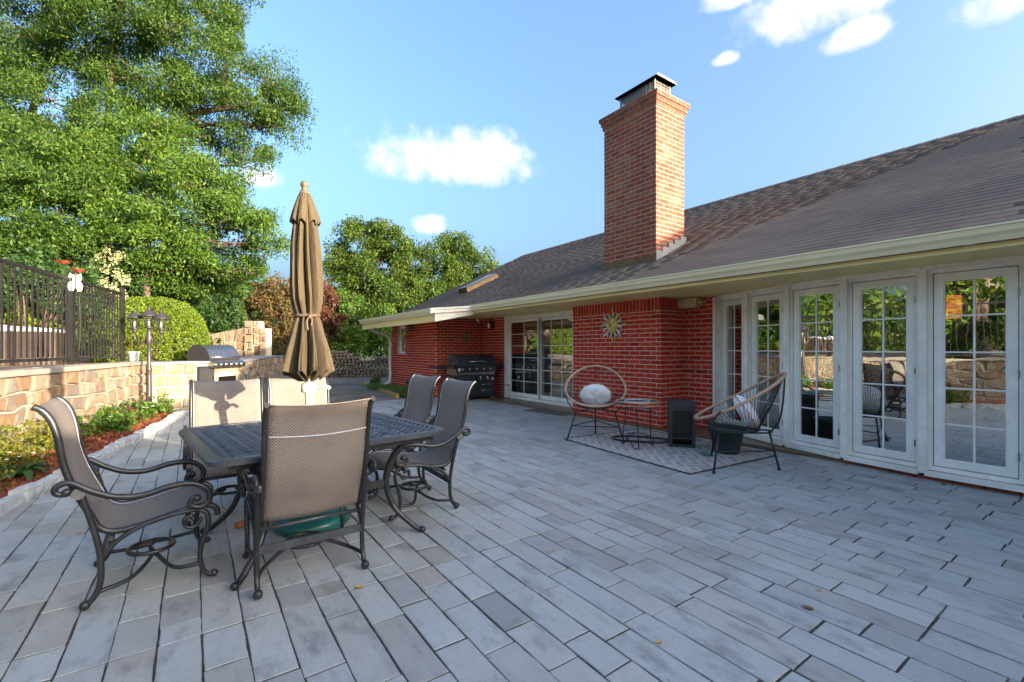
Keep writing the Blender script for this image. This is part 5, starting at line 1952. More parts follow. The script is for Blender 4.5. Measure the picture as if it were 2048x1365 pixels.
o_, i_ = rrect(hx, hy, .10), rrect(hx - .055, hy - .055, .06)
m = MB()
n = len(o_)
vs = [(x, y, tz - .03) for x, y in o_] + [(x, y, tz - .008) for x, y in o_] + [(x * .985, y * .985, tz) for x, y in o_] + [(x, y, tz - .001) for x, y in i_] + [(x, y, tz - .02) for x, y in i_]
fs = []
for L in range(4):
    for k in range(n):
        fs.append((L * n + k, L * n + (k + 1) % n, (L + 1) * n + (k + 1) % n, (L + 1) * n + k))
for k in range(n):
    fs.append((4 * n + k, 4 * n + (k + 1) % n, (k + 1) % n, k))
m.add(vs, fs)
link('rim', m.mesh('rim'), 'castalg', tb, keep=False)
lat = MB()
sp = .060
a, b = hx - .045, hy - .045
kmax = int((a + b) / sp) + 1
for sgn, dz in ((1, 0), (-1, -.003)):
    for k in range(-kmax, kmax + 1):
        c = k * sp                                    # line y = sgn*x + c
        ptsx = []
        for x in (-a, a):
            y = sgn * x + c
            if -b <= y <= b: ptsx.append((x, y))
        for y in (-b, b):
            x = (y - c) * sgn
            if -a < x < a: ptsx.append((x, y))
        if len(ptsx) < 2 or math.dist(ptsx[0], ptsx[1]) < .05:
            continue
        p, q = ptsx[0], ptsx[1]
        L = math.dist(p, q); ns = max(2, int(L / .02))
        d = Vector((q[0] - p[0], q[1] - p[1], 0)).normalized(); sd_ = Vector((-d.y, d.x, 0))
        vs = []
        for i in range(ns + 1):
            f = i / ns
            cpt = Vector((p[0] + (q[0] - p[0]) * f, p[1] + (q[1] - p[1]) * f, tz - .006 + .0035 * sgn * math.sin(f * L / sp * math.pi / 1.414)))
            for w, zz in ((-.0105, -.003), (-.006, .002), (.006, .002), (.0105, -.003)):
                v = cpt + sd_ * w; vs.append((v.x, v.y, v.z + zz))
        lat.add(vs, [(i * 4 + j, i * 4 + j + 1, (i + 1) * 4 + j + 1, (i + 1) * 4 + j) for i in range(ns) for j in range(3)], True)
link('lattice_top', lat.mesh('lattice_top'), 'castalg', tb, keep=False)
m = MB()
for sx_ in (-1, 1):
    m.bx(sx_ * (hx - .10) - .012, sx_ * (hx - .10) + .012, -hy + .08, hy - .08, tz - .075, tz - .022)
for sy_ in (-1, 1):
    m.bx(-hx + .10, hx - .10, sy_ * (hy - .10) - .012, sy_ * (hy - .10) + .012, tz - .073, tz - .024)
link('apron', m.mesh('apron'), 'castal', tb, keep=False)
for sx_ in (-1, 1):
    for sy_ in (-1, 1):
        m = MB()
        pr = spline([(sx_ * .50, sy_ * .44, tz - .04), (sx_ * .40, sy_ * .36, .52), (sx_ * .36, sy_ * .33, .36), (sx_ * .40, sy_ * .36, .18), (sx_ * .50, sy_ * .44, .05), (sx_ * .545, sy_ * .475, .018)], 5)
        m.tube(pr, [.024 - .008 * i / len(pr) for i in range(len(pr))], 8)
        m.ball((sx_ * .55, sy_ * .48, .020), .022, 10, 7)
        link('leg', m.mesh('leg'), 'castal', tb, keep=False)
m = MB()
m.tube([(.36 * math.cos(k * math.pi / 16), .32 * math.sin(k * math.pi / 16), .30) for k in range(32)], .012, 7, closed=True)
m.bar((-.37, -.33, .34), (.37, -.33, .34), .02, .045); m.bar((-.37, .33, .34), (.37, .33, .34), .02, .045)
link('stretcher', m.mesh('stretcher'), 'castal', tb, keep=False)

# ------------------------------------------------------------------ umbrella and its base
ux, uy = .68, 3.40
um = empty('patio_umbrella', (ux, uy, 0), 0, 'closed brown patio umbrella tied at the waist, standing through the table', 'umbrella')
um.rotation_euler = (rad(-.6), rad(-1.0), 0)
m = MB(); m.lathe([(.026, .10), (.026, 2.30)], 14); link('pole', m.mesh('pole'), 'pole', um, keep=False)
m = MB(); m.lathe([(.0001, 2.335), (.020, 2.33), (.024, 2.343), (.017, 2.353), (.020, 2.36), (.027, 2.375), (.027, 2.386), (.019, 2.40), (.0001, 2.406)], 14)
m.lathe([(.020, 2.27), (.036, 2.29), (.034, 2.325), (.020, 2.34)], 14)
link('finial', m.mesh('finial'), 'finial', um, keep=False)


def pleat(prof, n, folds, amp, seed, dz=0.0, scal=0.0):
    rs2 = random.Random(seed)
    ph = [rs2.uniform(-.35, .35) for _ in range(folds)]
    am = [rs2.uniform(.65, 1.25) for _ in range(folds)]
    vs = []
    for i, (r, z, a) in enumerate(prof):
        for k in range(n):
            th = 2 * math.pi * k / n
            f = th / (2 * math.pi) * folds
            j = int(f) % folds
            x = f - int(f)
            w = 1 - 2 * abs(x - .5 - .22 * ph[j])
            w = max(0, min(1, w * 1.25)) ** .6
            rr = r * (1 - min(.9, a * am[j] * (1 - w))) * (1 + .025 * math.sin(th * 23 + z * 9) + .02 * math.sin(th * 41 - z * 17))
            zz = z + (scal * (w - .5) * am[j] if i == 0 else 0)
            tw = .10 * math.sin(z * 5 + ph[j] * 6)
            vs.append((rr * math.cos(th + tw), rr * math.sin(th + tw), zz))
    fs = [(i * n + k, i * n + (k + 1) % n, (i + 1) * n + (k + 1) % n, (i + 1) * n + k) for i in range(len(prof) - 1) for k in range(n)]
    return MB().add(vs, fs, True)


prof = [(.170, 1.045, .78), (.170, 1.09, .76), (.160, 1.14, .74), (.138, 1.24, .70), (.112, 1.34, .62), (.092, 1.42, .48), (.078, 1.455, .32), (.078, 1.475, .32), (.090, 1.51, .50), (.104, 1.58, .64),
        (.106, 1.68, .70), (.104, 1.80, .70), (.095, 1.94, .66), (.084, 2.06, .58), (.068, 2.16, .40), (.052, 2.24, .2), (.038, 2.29, .1)]
m = pleat(prof, 300, 10, .5, 4, scal=.08)
cn = link('canopy', m.mesh('canopy'), 'brolly', um, keep=False)
sm = cn.modifiers.new('thick', 'SOLIDIFY'); sm.thickness = .004
m = pleat([(.100, 2.10, .36), (.098, 2.13, .36), (.082, 2.19, .3), (.062, 2.25, .2), (.042, 2.30, .05), (.034, 2.315, 0)], 120, 8, .4, 9, scal=.035)
vc = link('top_vent', m.mesh('top_vent'), 'brolly', um, keep=False)
sm = vc.modifiers.new('thick', 'SOLIDIFY'); sm.thickness = .004
m = MB(); m.tube([(.077 * math.cos(k * math.pi / 16), .077 * math.sin(k * math.pi / 16), 1.465) for k in range(32)], .011, 7, closed=True, flat=1)
m.tube(spline([(.0, -.088, 1.462), (.01, -.098, 1.43), (.004, -.104, 1.39)], 4), .006, 6); m.tube(spline([(-.006, -.088, 1.462), (-.022, -.100, 1.42), (-.018, -.108, 1.36)], 4), .006, 6); m.ball((0, -.09, 1.455), .018, 8, 6)
link('tie_strap', m.mesh('tie_strap'), 'wood', um, keep=False)
m = MB(); m.lathe([(.03, .93), (.052, .94), (.050, .985), (.036, 1.0)], 14); m.tube([(.03, 0, .96), (.10, -.03, .975), (.13, -.05, .955)], .012, 7)
link('crank', m.mesh('crank'), 'pole', um, keep=False)
ub = empty('umbrella_base', (.69, 3.44, 0), 0, 'round teal umbrella base under the table', 'umbrella base')
m = MB(); m.lathe([(.235, .0), (.25, .02), (.25, .05), (.235, .075), (.13, .115), (.06, .14), (.045, .15)], 32); link('basin', m.mesh('basin'), 'teal', ub, keep=False)
m = MB(); m.lathe([(.0435, .148), (.040, .30), (.036, .31)], 16); link('socket', m.mesh('socket'), 'black', ub, keep=False)
m = MB()
for k in range(10):
    a = k * math.pi / 5
    m.bar((.10 * math.cos(a), .10 * math.sin(a), .128), (.225 * math.cos(a), .225 * math.sin(a), .081), .012, .01)
link('rib', m.mesh('rib'), 'teal', ub, keep=False)

# ------------------------------------------------------------------ corded egg chairs
def make_egg():
    root = empty('cord_chair', (0, 0, 0))
    # tilted oval rim: narrow at the back
    nR = 48
    rim = []
    for k in range(nR):
        a = 2 * math.pi * k / nR
        l = math.cos(a)
        x = -.03 + .42 * l
        y = .405 * math.sin(a) * (1 + .05 * l)
        z = .705 - .245 * l + .03 * (l * l)
        rim.append(Vector((x, y, z)))
    m = MB(); m.tube(rim, .0165, 8, closed=True)
    m.build('rattan_rim', 'rattan', root)
    m = MB()
    for k in range(0, nR):                     # binding turns
        p, q = rim[k], rim[(k + 1) % nR]
        t = (q - p).normalized()
        m.tube([p - t * .004, p + t * .004], .0185, 8)
    m.build('rim_binding', 'rattan', root)
    hoop = [Vector((-.13 + .085 * math.cos(2 * math.pi * k / 24), .13 * math.sin(2 * math.pi * k / 24), .395)) for k in range(24)]
    m = MB(); m.tube(hoop, .008, 7, closed=True); m.build('seat_hoop', 'black', root)
    m = MB()
    for k in range(72):
        a = 2 * math.pi * k / 72
        l = math.cos(a)
        p = Vector((-.03 + .42 * l, .405 * math.sin(a) * (1 + .05 * l), .705 - .245 * l + .03 * l * l))
        h = Vector((-.13 + .085 * l, .13 * math.sin(a), .395))
        mid = p.lerp(h, .5) + Vector((0, 0, -.03))
        m.tube([p, p.lerp(mid, .5) + Vector((0, 0, -.006)), mid, h], .0026, 5, cap=False)
    m.build('cord_weave', 'black', root)
    m = MB()
    base = [Vector((.18, .27, .40)), Vector((.02, .14, .375)), Vector((-.28, .09, .385)), Vector((-.33, 0, .39)), Vector((-.28, -.09, .385)), Vector((.02, -.14, .375)), Vector((.18, -.27, .40)), Vector((.20, -.31, .44))]
    m.tube(spline([Vector((.20, .31, .44))] + base, 4), .009, 7)
    m.tube(spline([(-.33, 0, .39), (-.40, 0, .50), (-.435, 0, .70), (-.45, 0, .97)], 5), .009, 7)
    m.tube(spline([(.20, .31, .44), (.22, .36, .52), (.16, .405, .62)], 4), .008, 7); m.tube(spline([(.20, -.31, .44), (.22, -.36, .52), (.16, -.405, .62)], 4), .008, 7)
    m.build('frame', 'black', root)
    ft = [(.22, .37), (.22, -.37), (-.40, 0)]
    tp = [(.17, .25, .40), (.17, -.25, .40), (-.31, 0, .39)]
    for (fx, fy), t_ in zip(ft, tp):
        m = MB(); m.tube([t_, (fx, fy, .012)], .0105, 8); m.lathe([(.016, 0), (.017, .018), (.011, .022)], 10, (fx, fy, 0))
        m.build('leg', 'black', root)
    mid = [tuple(Vector(t_).lerp(Vector((fx, fy, .012)), .52)) for (fx, fy), t_ in zip(ft, tp)]
    for i in range(3):
        MB().tube([mid[i], mid[(i + 1) % 3]], .0065, 6).build('brace', 'black', root)
    return root


egg = make_egg()
for i, (x, y, a, lb) in enumerate(((4.53, 4.46, 224, 'round cord and rattan chair against the brick, facing the camera'), (4.66, 2.56, 123, 'round cord and rattan chair by the windows, seen from its side'))):
    o = egg if i == 0 else copy_tree(egg)
    o.location = (x, y, .002 if i else .0)
    o.rotation_euler = (0, 0, rad(a))
    tag(o, lb, 'chair', 'cord chairs on the rug')
    pl = empty('round_pillow', (0, 0, 0), 0, ['round white pillow with gold fringe in the chair against the brick', 'white pillow with orange fringe in the chair by the windows'][i], 'pillow', 'pillows in the cord chairs')
    R = Matrix.Rotation(rad(a), 4, 'Z') @ Matrix.Translation((-.10, 0, .585)) @ Matrix.Rotation(rad(-58), 4, 'Y')
    pl.matrix_basis = Matrix.Translation((x, y, 0)) @ R
    m = MB(); nn, mm = 32, 12
    vs = []
    for q in range(mm + 1):
        ph = math.pi * q / mm
        for k in range(nn):
            th = 2 * math.pi * k / nn
            r_ = math.sin(ph) ** .8 * (.205 + .004 * math.sin(7 * th))
            vs.append((r_ * .92 * math.cos(th), r_ * 1.06 * math.sin(th), -.072 * math.cos(ph) * (1 + .06 * math.sin(3 * th)) + .006 * math.sin(ph) * math.sin(9 * th + 2 * math.sin(4 * ph)) + .003 * math.sin(17 * th + 5 * ph) * math.sin(ph)))
    m.add(vs, [(q * nn + k, q * nn + (k + 1) % nn, (q + 1) * nn + (k + 1) % nn, (q + 1) * nn + k) for q in range(mm) for k in range(nn)], True)
    link('cushion', m.mesh('cushion'), 'pillow', pl, keep=False)
    m = MB()
    for k in range(56):
        th = 2 * math.pi * k / 56
        m.ball((.200 * math.cos(th), .228 * math.sin(th), RNG.uniform(-.012, .012)), .0085, 6, 4)
    link('fringe', m.mesh('fringe'), 'orange', pl, keep=False)
    if i == 0:                                     # faint embroidered script, two lines
        m = MB()
        for row, (x0, w, nl) in enumerate(((.045, .16, 5), (-.03, .24, 8))):
            pts = []
            for k in range(nl * 10 + 1):
                f = k / (nl * 10)
                yy = -w / 2 + w * f + .010 * math.sin(f * nl * 2 * math.pi + 1.2)
                xx = x0 + .020 * math.sin(f * nl * 2 * math.pi) * (1.3 if int(f * nl) % 3 == 0 else .8)
                rr = math.hypot(xx / .19, yy / .22)
                pts.append((xx, yy, .072 * math.sqrt(max(.05, 1 - rr * rr * .9)) + .003))
            m.tube(pts, .0022, 5)
        link('embroidery', m.mesh('embroidery'), 'thread', pl, keep=False)

# rug, side table, box, pot
rug = empty('outdoor_rug', (4.80, 3.60, 0), rad(-4.2), 'grey outdoor rug with pale zigzag stripes under the cord chairs', 'rug')
m = MB()
rn, rm = 24, 30
W2, L2 = .74, 1.01
vs = []
for i in range(rn + 1):
    for j in range(rm + 1):
        x, y = -W2 + 2 * W2 * i / rn, -L2 + 2 * L2 * j / rm
        vs.append((x, y, .010 + .003 * math.sin(x * 5 + y * 3) * math.sin(y * 4)))
k = len(vs)
vs += [(x, y, .001) for x, y, z in vs]
fs = [(i * (rm + 1) + j, i * (rm + 1) + j + 1, (i + 1) * (rm + 1) + j + 1, (i + 1) * (rm + 1) + j) for i in range(rn) for j in range(rm)]
m.add(vs, fs + [(a + k, b + k, c + k, d + k) for d, c, b, a in fs], True)
link('weave', m.mesh('weave'), 'rug', rug, keep=False)
m = MB()
for p, q in (((-W2, -L2), (W2, -L2)), ((W2, -L2), (W2, L2)), ((W2, L2), (-W2, L2)), ((-W2, L2), (-W2, -L2))):
    m.tube([(p[0], p[1], .0095), (q[0], q[1], .0095)], .006, 6)
link('binding', m.mesh('binding'), 'rugedge', rug, keep=False)

st = empty('side_table', (4.58, 3.78, .012), 0, 'small round wire side table with dark inset top between cord chair and box', 'side table')
r_ = .26
m = MB(); m.tube([(r_ * math.cos(k * math.pi / 20), r_ * math.sin(k * math.pi / 20), .565) for k in range(40)], .0095, 7, closed=True)
m.tube([(r_ * .96 * math.cos(k * math.pi / 20), r_ * .96 * math.sin(k * math.pi / 20), .522) for k in range(40)], .007, 7, closed=True)
link('rim', m.mesh('rim'), 'rattan', st, keep=False)
m = MB(); m.lathe([(.0001, .556), (.252, .556), (.254, .562), (.0001, .563)], 40); link('top', m.mesh('top'), 'blackplas', st, keep=False)
m = MB(); m.tube([(.155 * math.cos(k * math.pi / 20), .155 * math.sin(k * math.pi / 20), .566) for k in range(40)], .006, 7, closed=True); link('inset_ring', m.mesh('inset_ring'), 'coverg', st, keep=False)
for k in range(3):
    a = rad(216 + 120 * k)
    d = Vector((math.cos(a), math.sin(a), 0)); s_ = Vector((-d.y, d.x, 0))
    m = MB()
    z = Vector((0, 0, 1))
    m.tube(spline([d * .17 + z * .52, d * .175 + s_ * .0 + z * .45, d * .20 + s_ * .03 + z * .02, d * .205 + s_ * .015 + z * .006, d * .205 - s_ * .015 + z * .006, d * .205 - s_ * .03 + z * .02, d * .165 - s_ * .085 + z * .10, d * .12 - s_ * .14 + z * .13], 4), .0068, 7)
    link('leg', m.mesh('leg'), 'black', st, keep=False)
m = MB(); m.tube([(.13 * math.cos(k * math.pi / 20), .13 * math.sin(k * math.pi / 20), .14) for k in range(40)], .006, 7, closed=True)
link('lower_ring', m.mesh('lower_ring'), 'black', st, keep=False)
m = MB(); m.tube([(.175 * math.cos(k * math.pi / 20), .175 * math.sin(k * math.pi / 20), .46) for k in range(40)], .006, 7, closed=True)
link('upper_ring', m.mesh('upper_ring'), 'black', st, keep=False)

hb_ = empty('louvred_box', (5.07, 3.49, .012), math.atan2(-.76, .64), 'upright black box with mesh front standing on the rug beside the brick corner', 'patio heater')
# local: x along the front, -y towards the viewer
m = MB()
w, dp, h = .155, .13, .50
m.bx(-w, -w + .04, -dp, dp, 0, h).bx(w - .04, w, -dp, dp, 0, h).bx(-w + .04, w - .04, dp - .03, dp, 0, h).bx(-w + .04, w - .04, -dp, dp - .03, h - .05, h).bx(-w + .04, w - .04, -dp, dp - .03, .0, .03).bx(-w + .04, w - .04, -dp, -dp + .02, .10, .125)
m.bx(-w + .04, w - .04, -dp + .05, -dp + .06, .125, h - .05)
link('body', m.mesh('body'), 'blackplas', hb_, keep=False)
m = MB(); m.prism([(-w - .012, h), (w + .012, h), (w + .012, h + .02), (w - .02, h + .075), (-w + .02, h + .075), (-w - .012, h + .02)], lambda a, b, q: Vector((a, -dp - .012 + q, b)), 2 * dp + .024)
link('lid', m.mesh('lid'), 'blackplas', hb_, keep=False)
m = MB()
for sg in (-1, 1):
    for k in range(-14, 26):
        z0 = .125 + k * .03
        a, b = Vector((-w + .04, -dp + .03, z0)), Vector((w - .04, -dp + .03, z0 + sg * .20))
        if sg < 0: a.z, b.z = z0, z0 - .20
        t0, t1 = 0.0, 1.0
        dz = b.z - a.z
        lo, hi = .125, h - .05
        ts = sorted(((lo - a.z) / dz, (hi - a.z) / dz))
        t0, t1 = max(0, ts[0]), min(1, ts[1])
        if t1 - t0 > .05:
            m.bar(a.lerp(b, t0), a.lerp(b, t1), .004, .006, (0, 1, 0))
link('mesh_front', m.mesh('mesh_front'), 'castal', hb_, keep=False)
m = MB(); m.tube(spline([(5.0, 3.62, .05), (4.9, 3.72, .026), (4.74, 3.92, .026), (4.62, 4.12, .026), (4.70, 4.30, .026), (4.90, 4.26, .026), (5.08, 4.02, .026), (5.14, 3.72, .04)], 6), .0125, 8)
tag(m.build('black_hose', 'black'), 'loop of black hose lying on the rug behind the side table', 'hose')
tw = empty('garden_trowel', (4.85, 3.05, .02), 0, 'green plastic trowel lying on the rug in front of the black box', 'trowel')
m = MB(); m.tube([(4.975, 3.235, .085), (4.87, 3.07, .03)], .010, 8); m.build('handle', 'tool', tw)
m = MB(); m.prism([(0, -.018), (.03, -.04), (.12, -.042), (.16, -.03), (.16, .03), (.12, .042), (.03, .04), (0, .018)], lambda a, b, q: Vector((4.87, 3.075, .026)) + Vector((-.53, -.85, -.06)) * a + Vector((.85, -.53, 0)) * b + Vector((0, 0, q + abs(b) * .35)), .005)
m.build('blade', 'tool', tw)
gp = empty('green_planter', (5.17, 2.95, .012), 0, 'empty dark green planter pot behind the cord chair by the windows', 'pot')
m = MB(); m.lathe([(.0001, .01), (.135, .0), (.145, .02), (.185, .25), (.203, .255), (.206, .30), (.192, .30), (.178, .25), (.13, .06), (.0001, .055)], 36)
link('shell', m.mesh('shell'), 'greenpot', gp, keep=False)
m = MB(); m.lathe([(.0001, .225), (.172, .22)], 30); link('potting_soil', m.mesh('potting_soil'), 'soil', gp, keep=False)
dm = tag(MB().box((0, 0, .006), (.50, .98, .011)).build('door_mat', 'mat'), 'dark lattice door mat in front of the sliding door', 'door mat')
dm.location = (5.70, 6.82, 0); dm.rotation_euler = (0, 0, rad(9))

# ------------------------------------------------------------------ black gas grill
gg = empty('gas_grill', (5.55, 9.75, 0), 0, 'large black gas grill with blue grey hood standing in the brick corner', 'grill')
Yf, Yb = 9.42, 10.0
m = MB().bx(5.05, 6.10, Yf + .03, Yb, .10, .60); m.bx(5.03, 6.12, Yf, Yb, .07, .10); cab = m.build('cabinet', 'black', gg)
for a, b in ((5.07, 5.55), ):
    d = MB().bx(a, b, Yf + .012, Yf + .03, .13, .58).build('door', 'blackplas', cab)
    MB().tube([(b - .06, Yf + .01, .30), (b - .06, Yf - .018, .32), (b - .06, Yf - .018, .46), (b - .06, Yf + .01, .48)], .009, 7).build('handle', 'chrome', d)
for z0, z1 in ((.13, .27), (.285, .42)):
    d = MB().bx(5.57, 6.08, Yf + .012, Yf + .03, z0, z1).build('drawer', 'blackplas', cab)
    MB().tube([(5.72, Yf + .01, z1 - .05), (5.74, Yf - .016, z1 - .05), (5.96, Yf - .016, z1 - .05), (5.98, Yf + .01, z1 - .05)], .009, 7).build('handle', 'chrome', d)
d = MB().bx(5.57, 6.08, Yf + .012, Yf + .03, .435, .58).build('drawer', 'blackplas', cab)
for x in (5.66, 5.86):
    MB().tube([(x, Yf + .01, .575), (x + .01, Yf - .016, .56), (x + .03, Yf - .016, .47), (x + .035, Yf + .01, .455)], .011, 7).build('handle', 'chrome', d)
MB().tube([(6.02, Yf + .012, .50), (6.02, Yf - .02, .50)], .035, 14).build('knob', 'chrome', d)
MB().bx(5.05, 6.10, Yf + .02, Yf + .05, .61, .665).bx(5.07, 6.08, Yf + .05, Yb - .02, .60, .80).build('firebox', 'steel', gg)
cp = MB().prism([(Yf - .03, .67), (Yf + .05, .67), (Yf + .05, .82), (Yf - .01, .82)], lambda a, b, w: Vector((5.04 + w, a, b)), 1.08).build('control_panel', 'black', gg)
for k in range(5):
    x = 5.18 + k * .19
    kn = MB().tube([(x, Yf - .02, .745), (x, Yf - .06, .742)], [.036, .027], 14).build('knob', 'chrome', cp)
    MB().tube([(x, Yf - .012, .745), (x, Yf - .024, .744)], .044, 14).build('bezel', 'blackplas', kn)
MB().bx(5.06, 5.12, Yf - .034, Yf - .026, .70, .77).build('badge', 'coverg', cp)
hp = [(Yf - .02, .83), (Yf - .03, .90), (Yf + .03, 1.0), (Yf + .16, 1.075), (Yf + .30, 1.09), (Yf + .46, 1.05), (Yf + .55, .95), (Yf + .55, .83)]
hd = MB().prism(hp, lambda a, b, w: Vector((5.06 + w, a, b)), 1.04).build('hood', 'hood', gg)
MB().prism([(a + (.006 if a < 9.7 else -.006), b + .004) for a, b in hp], lambda a, b, w: Vector((5.05 + w, a, b)), .04).build('hood_end', 'hood', hd)
MB().prism([(a + (.006 if a < 9.7 else -.006), b + .004) for a, b in hp], lambda a, b, w: Vector((6.07 + w, a, b)), .04).build('hood_end', 'hood', hd)
MB().tube([(5.36, Yf - .01, .925), (5.36, Yf - .06, .925), (5.80, Yf - .06, .925), (5.80, Yf - .01, .925)], .013, 8).build('handle', 'chrome', hd)
sb = MB().bx(4.57, 5.035, Yf - .0, Yb - .05, .76, .82).build('side_shelf', 'black', gg)
for k in range(3):
    x = 4.80 + k * .07
    MB().tube([(x, Yf, .79), (x, Yf - .03, .79)], .017, 10).build('knob', 'chrome', sb)
MB().bx(6.125, 6.35, Yf + .0, Yb - .05, .77, .82).build('side_shelf', 'black', gg)
for x in (5.10, 6.05):
    for y in (Yf + .06, Yb - .06):
        MB().tube([(x - .015, y, .04), (x + .015, y, .04)], .040, 14).build('caster', 'galv', gg)
tt = MB()
for z in (.66, ):
    pass
pk_ = empty('wire_rack', (6.3, 9.32, 0), 0, 'thin black wire stand beside the sliding door', 'stand')
m = MB()
for x, y in ((6.12, 9.22), (6.34, 9.16)):
    m.tube([(x, y, 0), (x, y, .36)], .006, 6)
m.build('leg', 'black', pk_)
MB().tube([(6.06, 9.24, .34), (6.37, 9.14, .34)], .008, 6).build('top_bar', 'black', pk_)

# ------------------------------------------------------------------ lamp post
lp = empty('lamp_post', (-.654, 10.674, .05), 0, 'bronze lamp post with three glass lanterns in the mulch bed', 'lamp post')
LX, LY = -.654, 10.674
lat_ = Vector((CS, -SN, 0))
pole_ = MB()
pole_.lathe([(.062, .03), (.064, .12), (.050, .16), (.046, .30), (.042, .72), (.040, .82), (.047, .84), (.047, .87), (.036, .89), (.030, 1.30), (.040, 1.32), (.052, 1.38), (.050, 1.44), (.034, 1.53), (.030, 1.60)], 18, (LX, LY, 0))
pole_.build('pole', 'bronze', lp)


def lantern(c, s=1.0):
    c = Vector(c)
    n = 6
    m = MB(); m.lathe([(.040 * s, .0), (.058 * s, .012 * s), (.058 * s, .030 * s), (.048 * s, .036 * s)], n, c)
    ln = m.build('lantern', 'bronze', lp)
    MB().lathe([(.047 * s, .036 * s), (.083 * s, .20 * s)], n, c, smooth=False).build('lantern_glass', 'lglass', ln)
    m = MB()
    for k in range(n):
        a = 2 * math.pi * k / n
        d = Vector((math.cos(a), math.sin(a), 0))
        m.tube([c + d * .048 * s + Vector((0, 0, .036 * s)), c + d * .085 * s + Vector((0, 0, .20 * s))], .0045, 5)
    m.build('lantern_rib', 'bronze', ln)
    MB().lathe([(.125 * s, .192 * s), (.122 * s, .202 * s), (.088 * s, .225 * s), (.060 * s, .268 * s), (.022 * s, .292 * s), (.020 * s, .302 * s), (.034 * s, .308 * s), (.010 * s, .320 * s), (.012 * s, .334 * s), (.002 * s, .356 * s)], 18, c).build('lantern_roof', 'bronze', ln)
    MB().lathe([(.012 * s, .036 * s), (.018 * s, .10 * s), (.014 * s, .14 * s), (.001, .15 * s)], 8, c).build('bulb', 'coverg', ln)


lantern((LX, LY, 1.60), 1.18)
for sg, dx in ((-1, .265), (1, .225)):
    e = Vector((LX, LY, 0)) + lat_ * (sg * dx)
    z0 = 1.58 if sg < 0 else 1.565
    m = MB(); a = Vector((LX, LY, 0)) + lat_ * (sg * .04)
    m.tube(spline([a + Vector((0, 0, 1.46)), a + lat_ * (sg * .03) + Vector((0, 0, 1.37)), a.lerp(e, .55) + Vector((0, 0, 1.325)), e - lat_ * (sg * .015) + Vector((0, 0, 1.39)), e + Vector((0, 0, 1.50)), e + Vector((0, 0, z0))], 5), [.013] * 26, 8)
    m.lathe([(.012, -.09), (.022, -.07), (.030, -.03), (.040, .0)], 12, e + Vector((0, 0, z0)))
    m.build('arm', 'bronze', lp)
    lantern(e + Vector((0, 0, z0)), 1.1)

# pot plant on the wall
p = wall_pt(-.12, -.14, .997)
pp = empty('pot_plant', tuple(p), 0, 'white pot with a yellow green plant on the wall next to the lamp post', 'pot plant')
MB().lathe([(.068, 0), (.085, .15), (.095, .152), (.096, .178), (.084, .178), (.074, .14)], 24, p).build('pot', 'whitepot', pp)
m = MB()
for k in range(9):
    a = RNG.uniform(0, 6.28)
    limb(m, (p.x, p.y, p.z + .13), (p.x + .12 * math.cos(a), p.y + .12 * math.sin(a), p.z + RNG.uniform(.26, .42)), .005, .002)
m.build('stem', 'lf_grass', pp, fixn=False)
C = np.array([p.x, p.y, p.z + .34]) + RNG.normal(0, 1, (30, 3)) * np.array([.08, .08, .06])
V, F = leaf_cloud(C, 9, (.04, .04, .04), .06, .5, .1)
npmesh('leaves', V, F, 'lf_gold', pp)

# ------------------------------------------------------------------ fence ornaments, tub and terrace clutter
p = wall_pt(-2.10, FO + .05, 2.2)
mo = empty('moth_ornament', tuple(p), 0, 'pale patterned butterfly ornament fixed to the fence post', 'ornament')
face = Vector((.25, -.97, 0)); sidev = Vector((.97, .25, 0))
for sg in (-1, 1):
    m = MB(); m.prism([(0, .10), (sg * .06, .14), (sg * .075, .08), (sg * .055, .02), (sg * .085, -.04), (sg * .07, -.12), (sg * .025, -.13), (0, -.06)], lambda a, b, w: p + sidev * a + Vector((0, 0, b + .02)) + face * (w + .02 - abs(a) * .35), .008)
    m.build('wing', 'cream_moth', mo)
MB().tube([p + Vector((0, 0, .16)) + face * .03, p + Vector((0, 0, -.08)) + face * .03], [.012, .007], 8).build('body', 'wood', mo)
for k, (t_, z, lb) in enumerate(((-2.02, 2.50, 'coral metal flower on a stalk above the fence ornament'), (-1.55, 2.45, 'coral metal flower on a stalk right of the fence ornament'))):
    c = wall_pt(t_, FO - .12, z)
    fl = empty('metal_flower', (c.x, c.y, .93), 0, lb, 'ornament', 'metal flowers behind the fence')
    MB().tube(spline([(c.x, c.y, .93), (c.x + .02, c.y, 1.6), tuple(c)], 5), .006, 6).build('stalk', 'fencemet', fl)
    m = MB()
    for j in range(6):
        b = j * 1.047
        d = Vector((math.cos(b), math.sin(b), .45)).normalized(); s_ = Vector((-math.sin(b), math.cos(b), 0))
        m.add([c, c + d * .07 + s_ * .05, c + d * .125 + Vector((0, 0, .0)), c + d * .07 - s_ * .05], [(0, 1, 2, 3)])
        m.add([c - Vector((0, 0, .006)), c + d * .07 + s_ * .05 - Vector((0, 0, .006)), c + d * .125 - Vector((0, 0, .006)), c + d * .07 - s_ * .05 - Vector((0, 0, .006))], [(3, 2, 1, 0)])
    m.build('petals', 'coral', fl, fixn=False)
    MB().ball(c + Vector((0, 0, .03)), .025, 8, 6).build('centre', 'wood', fl)

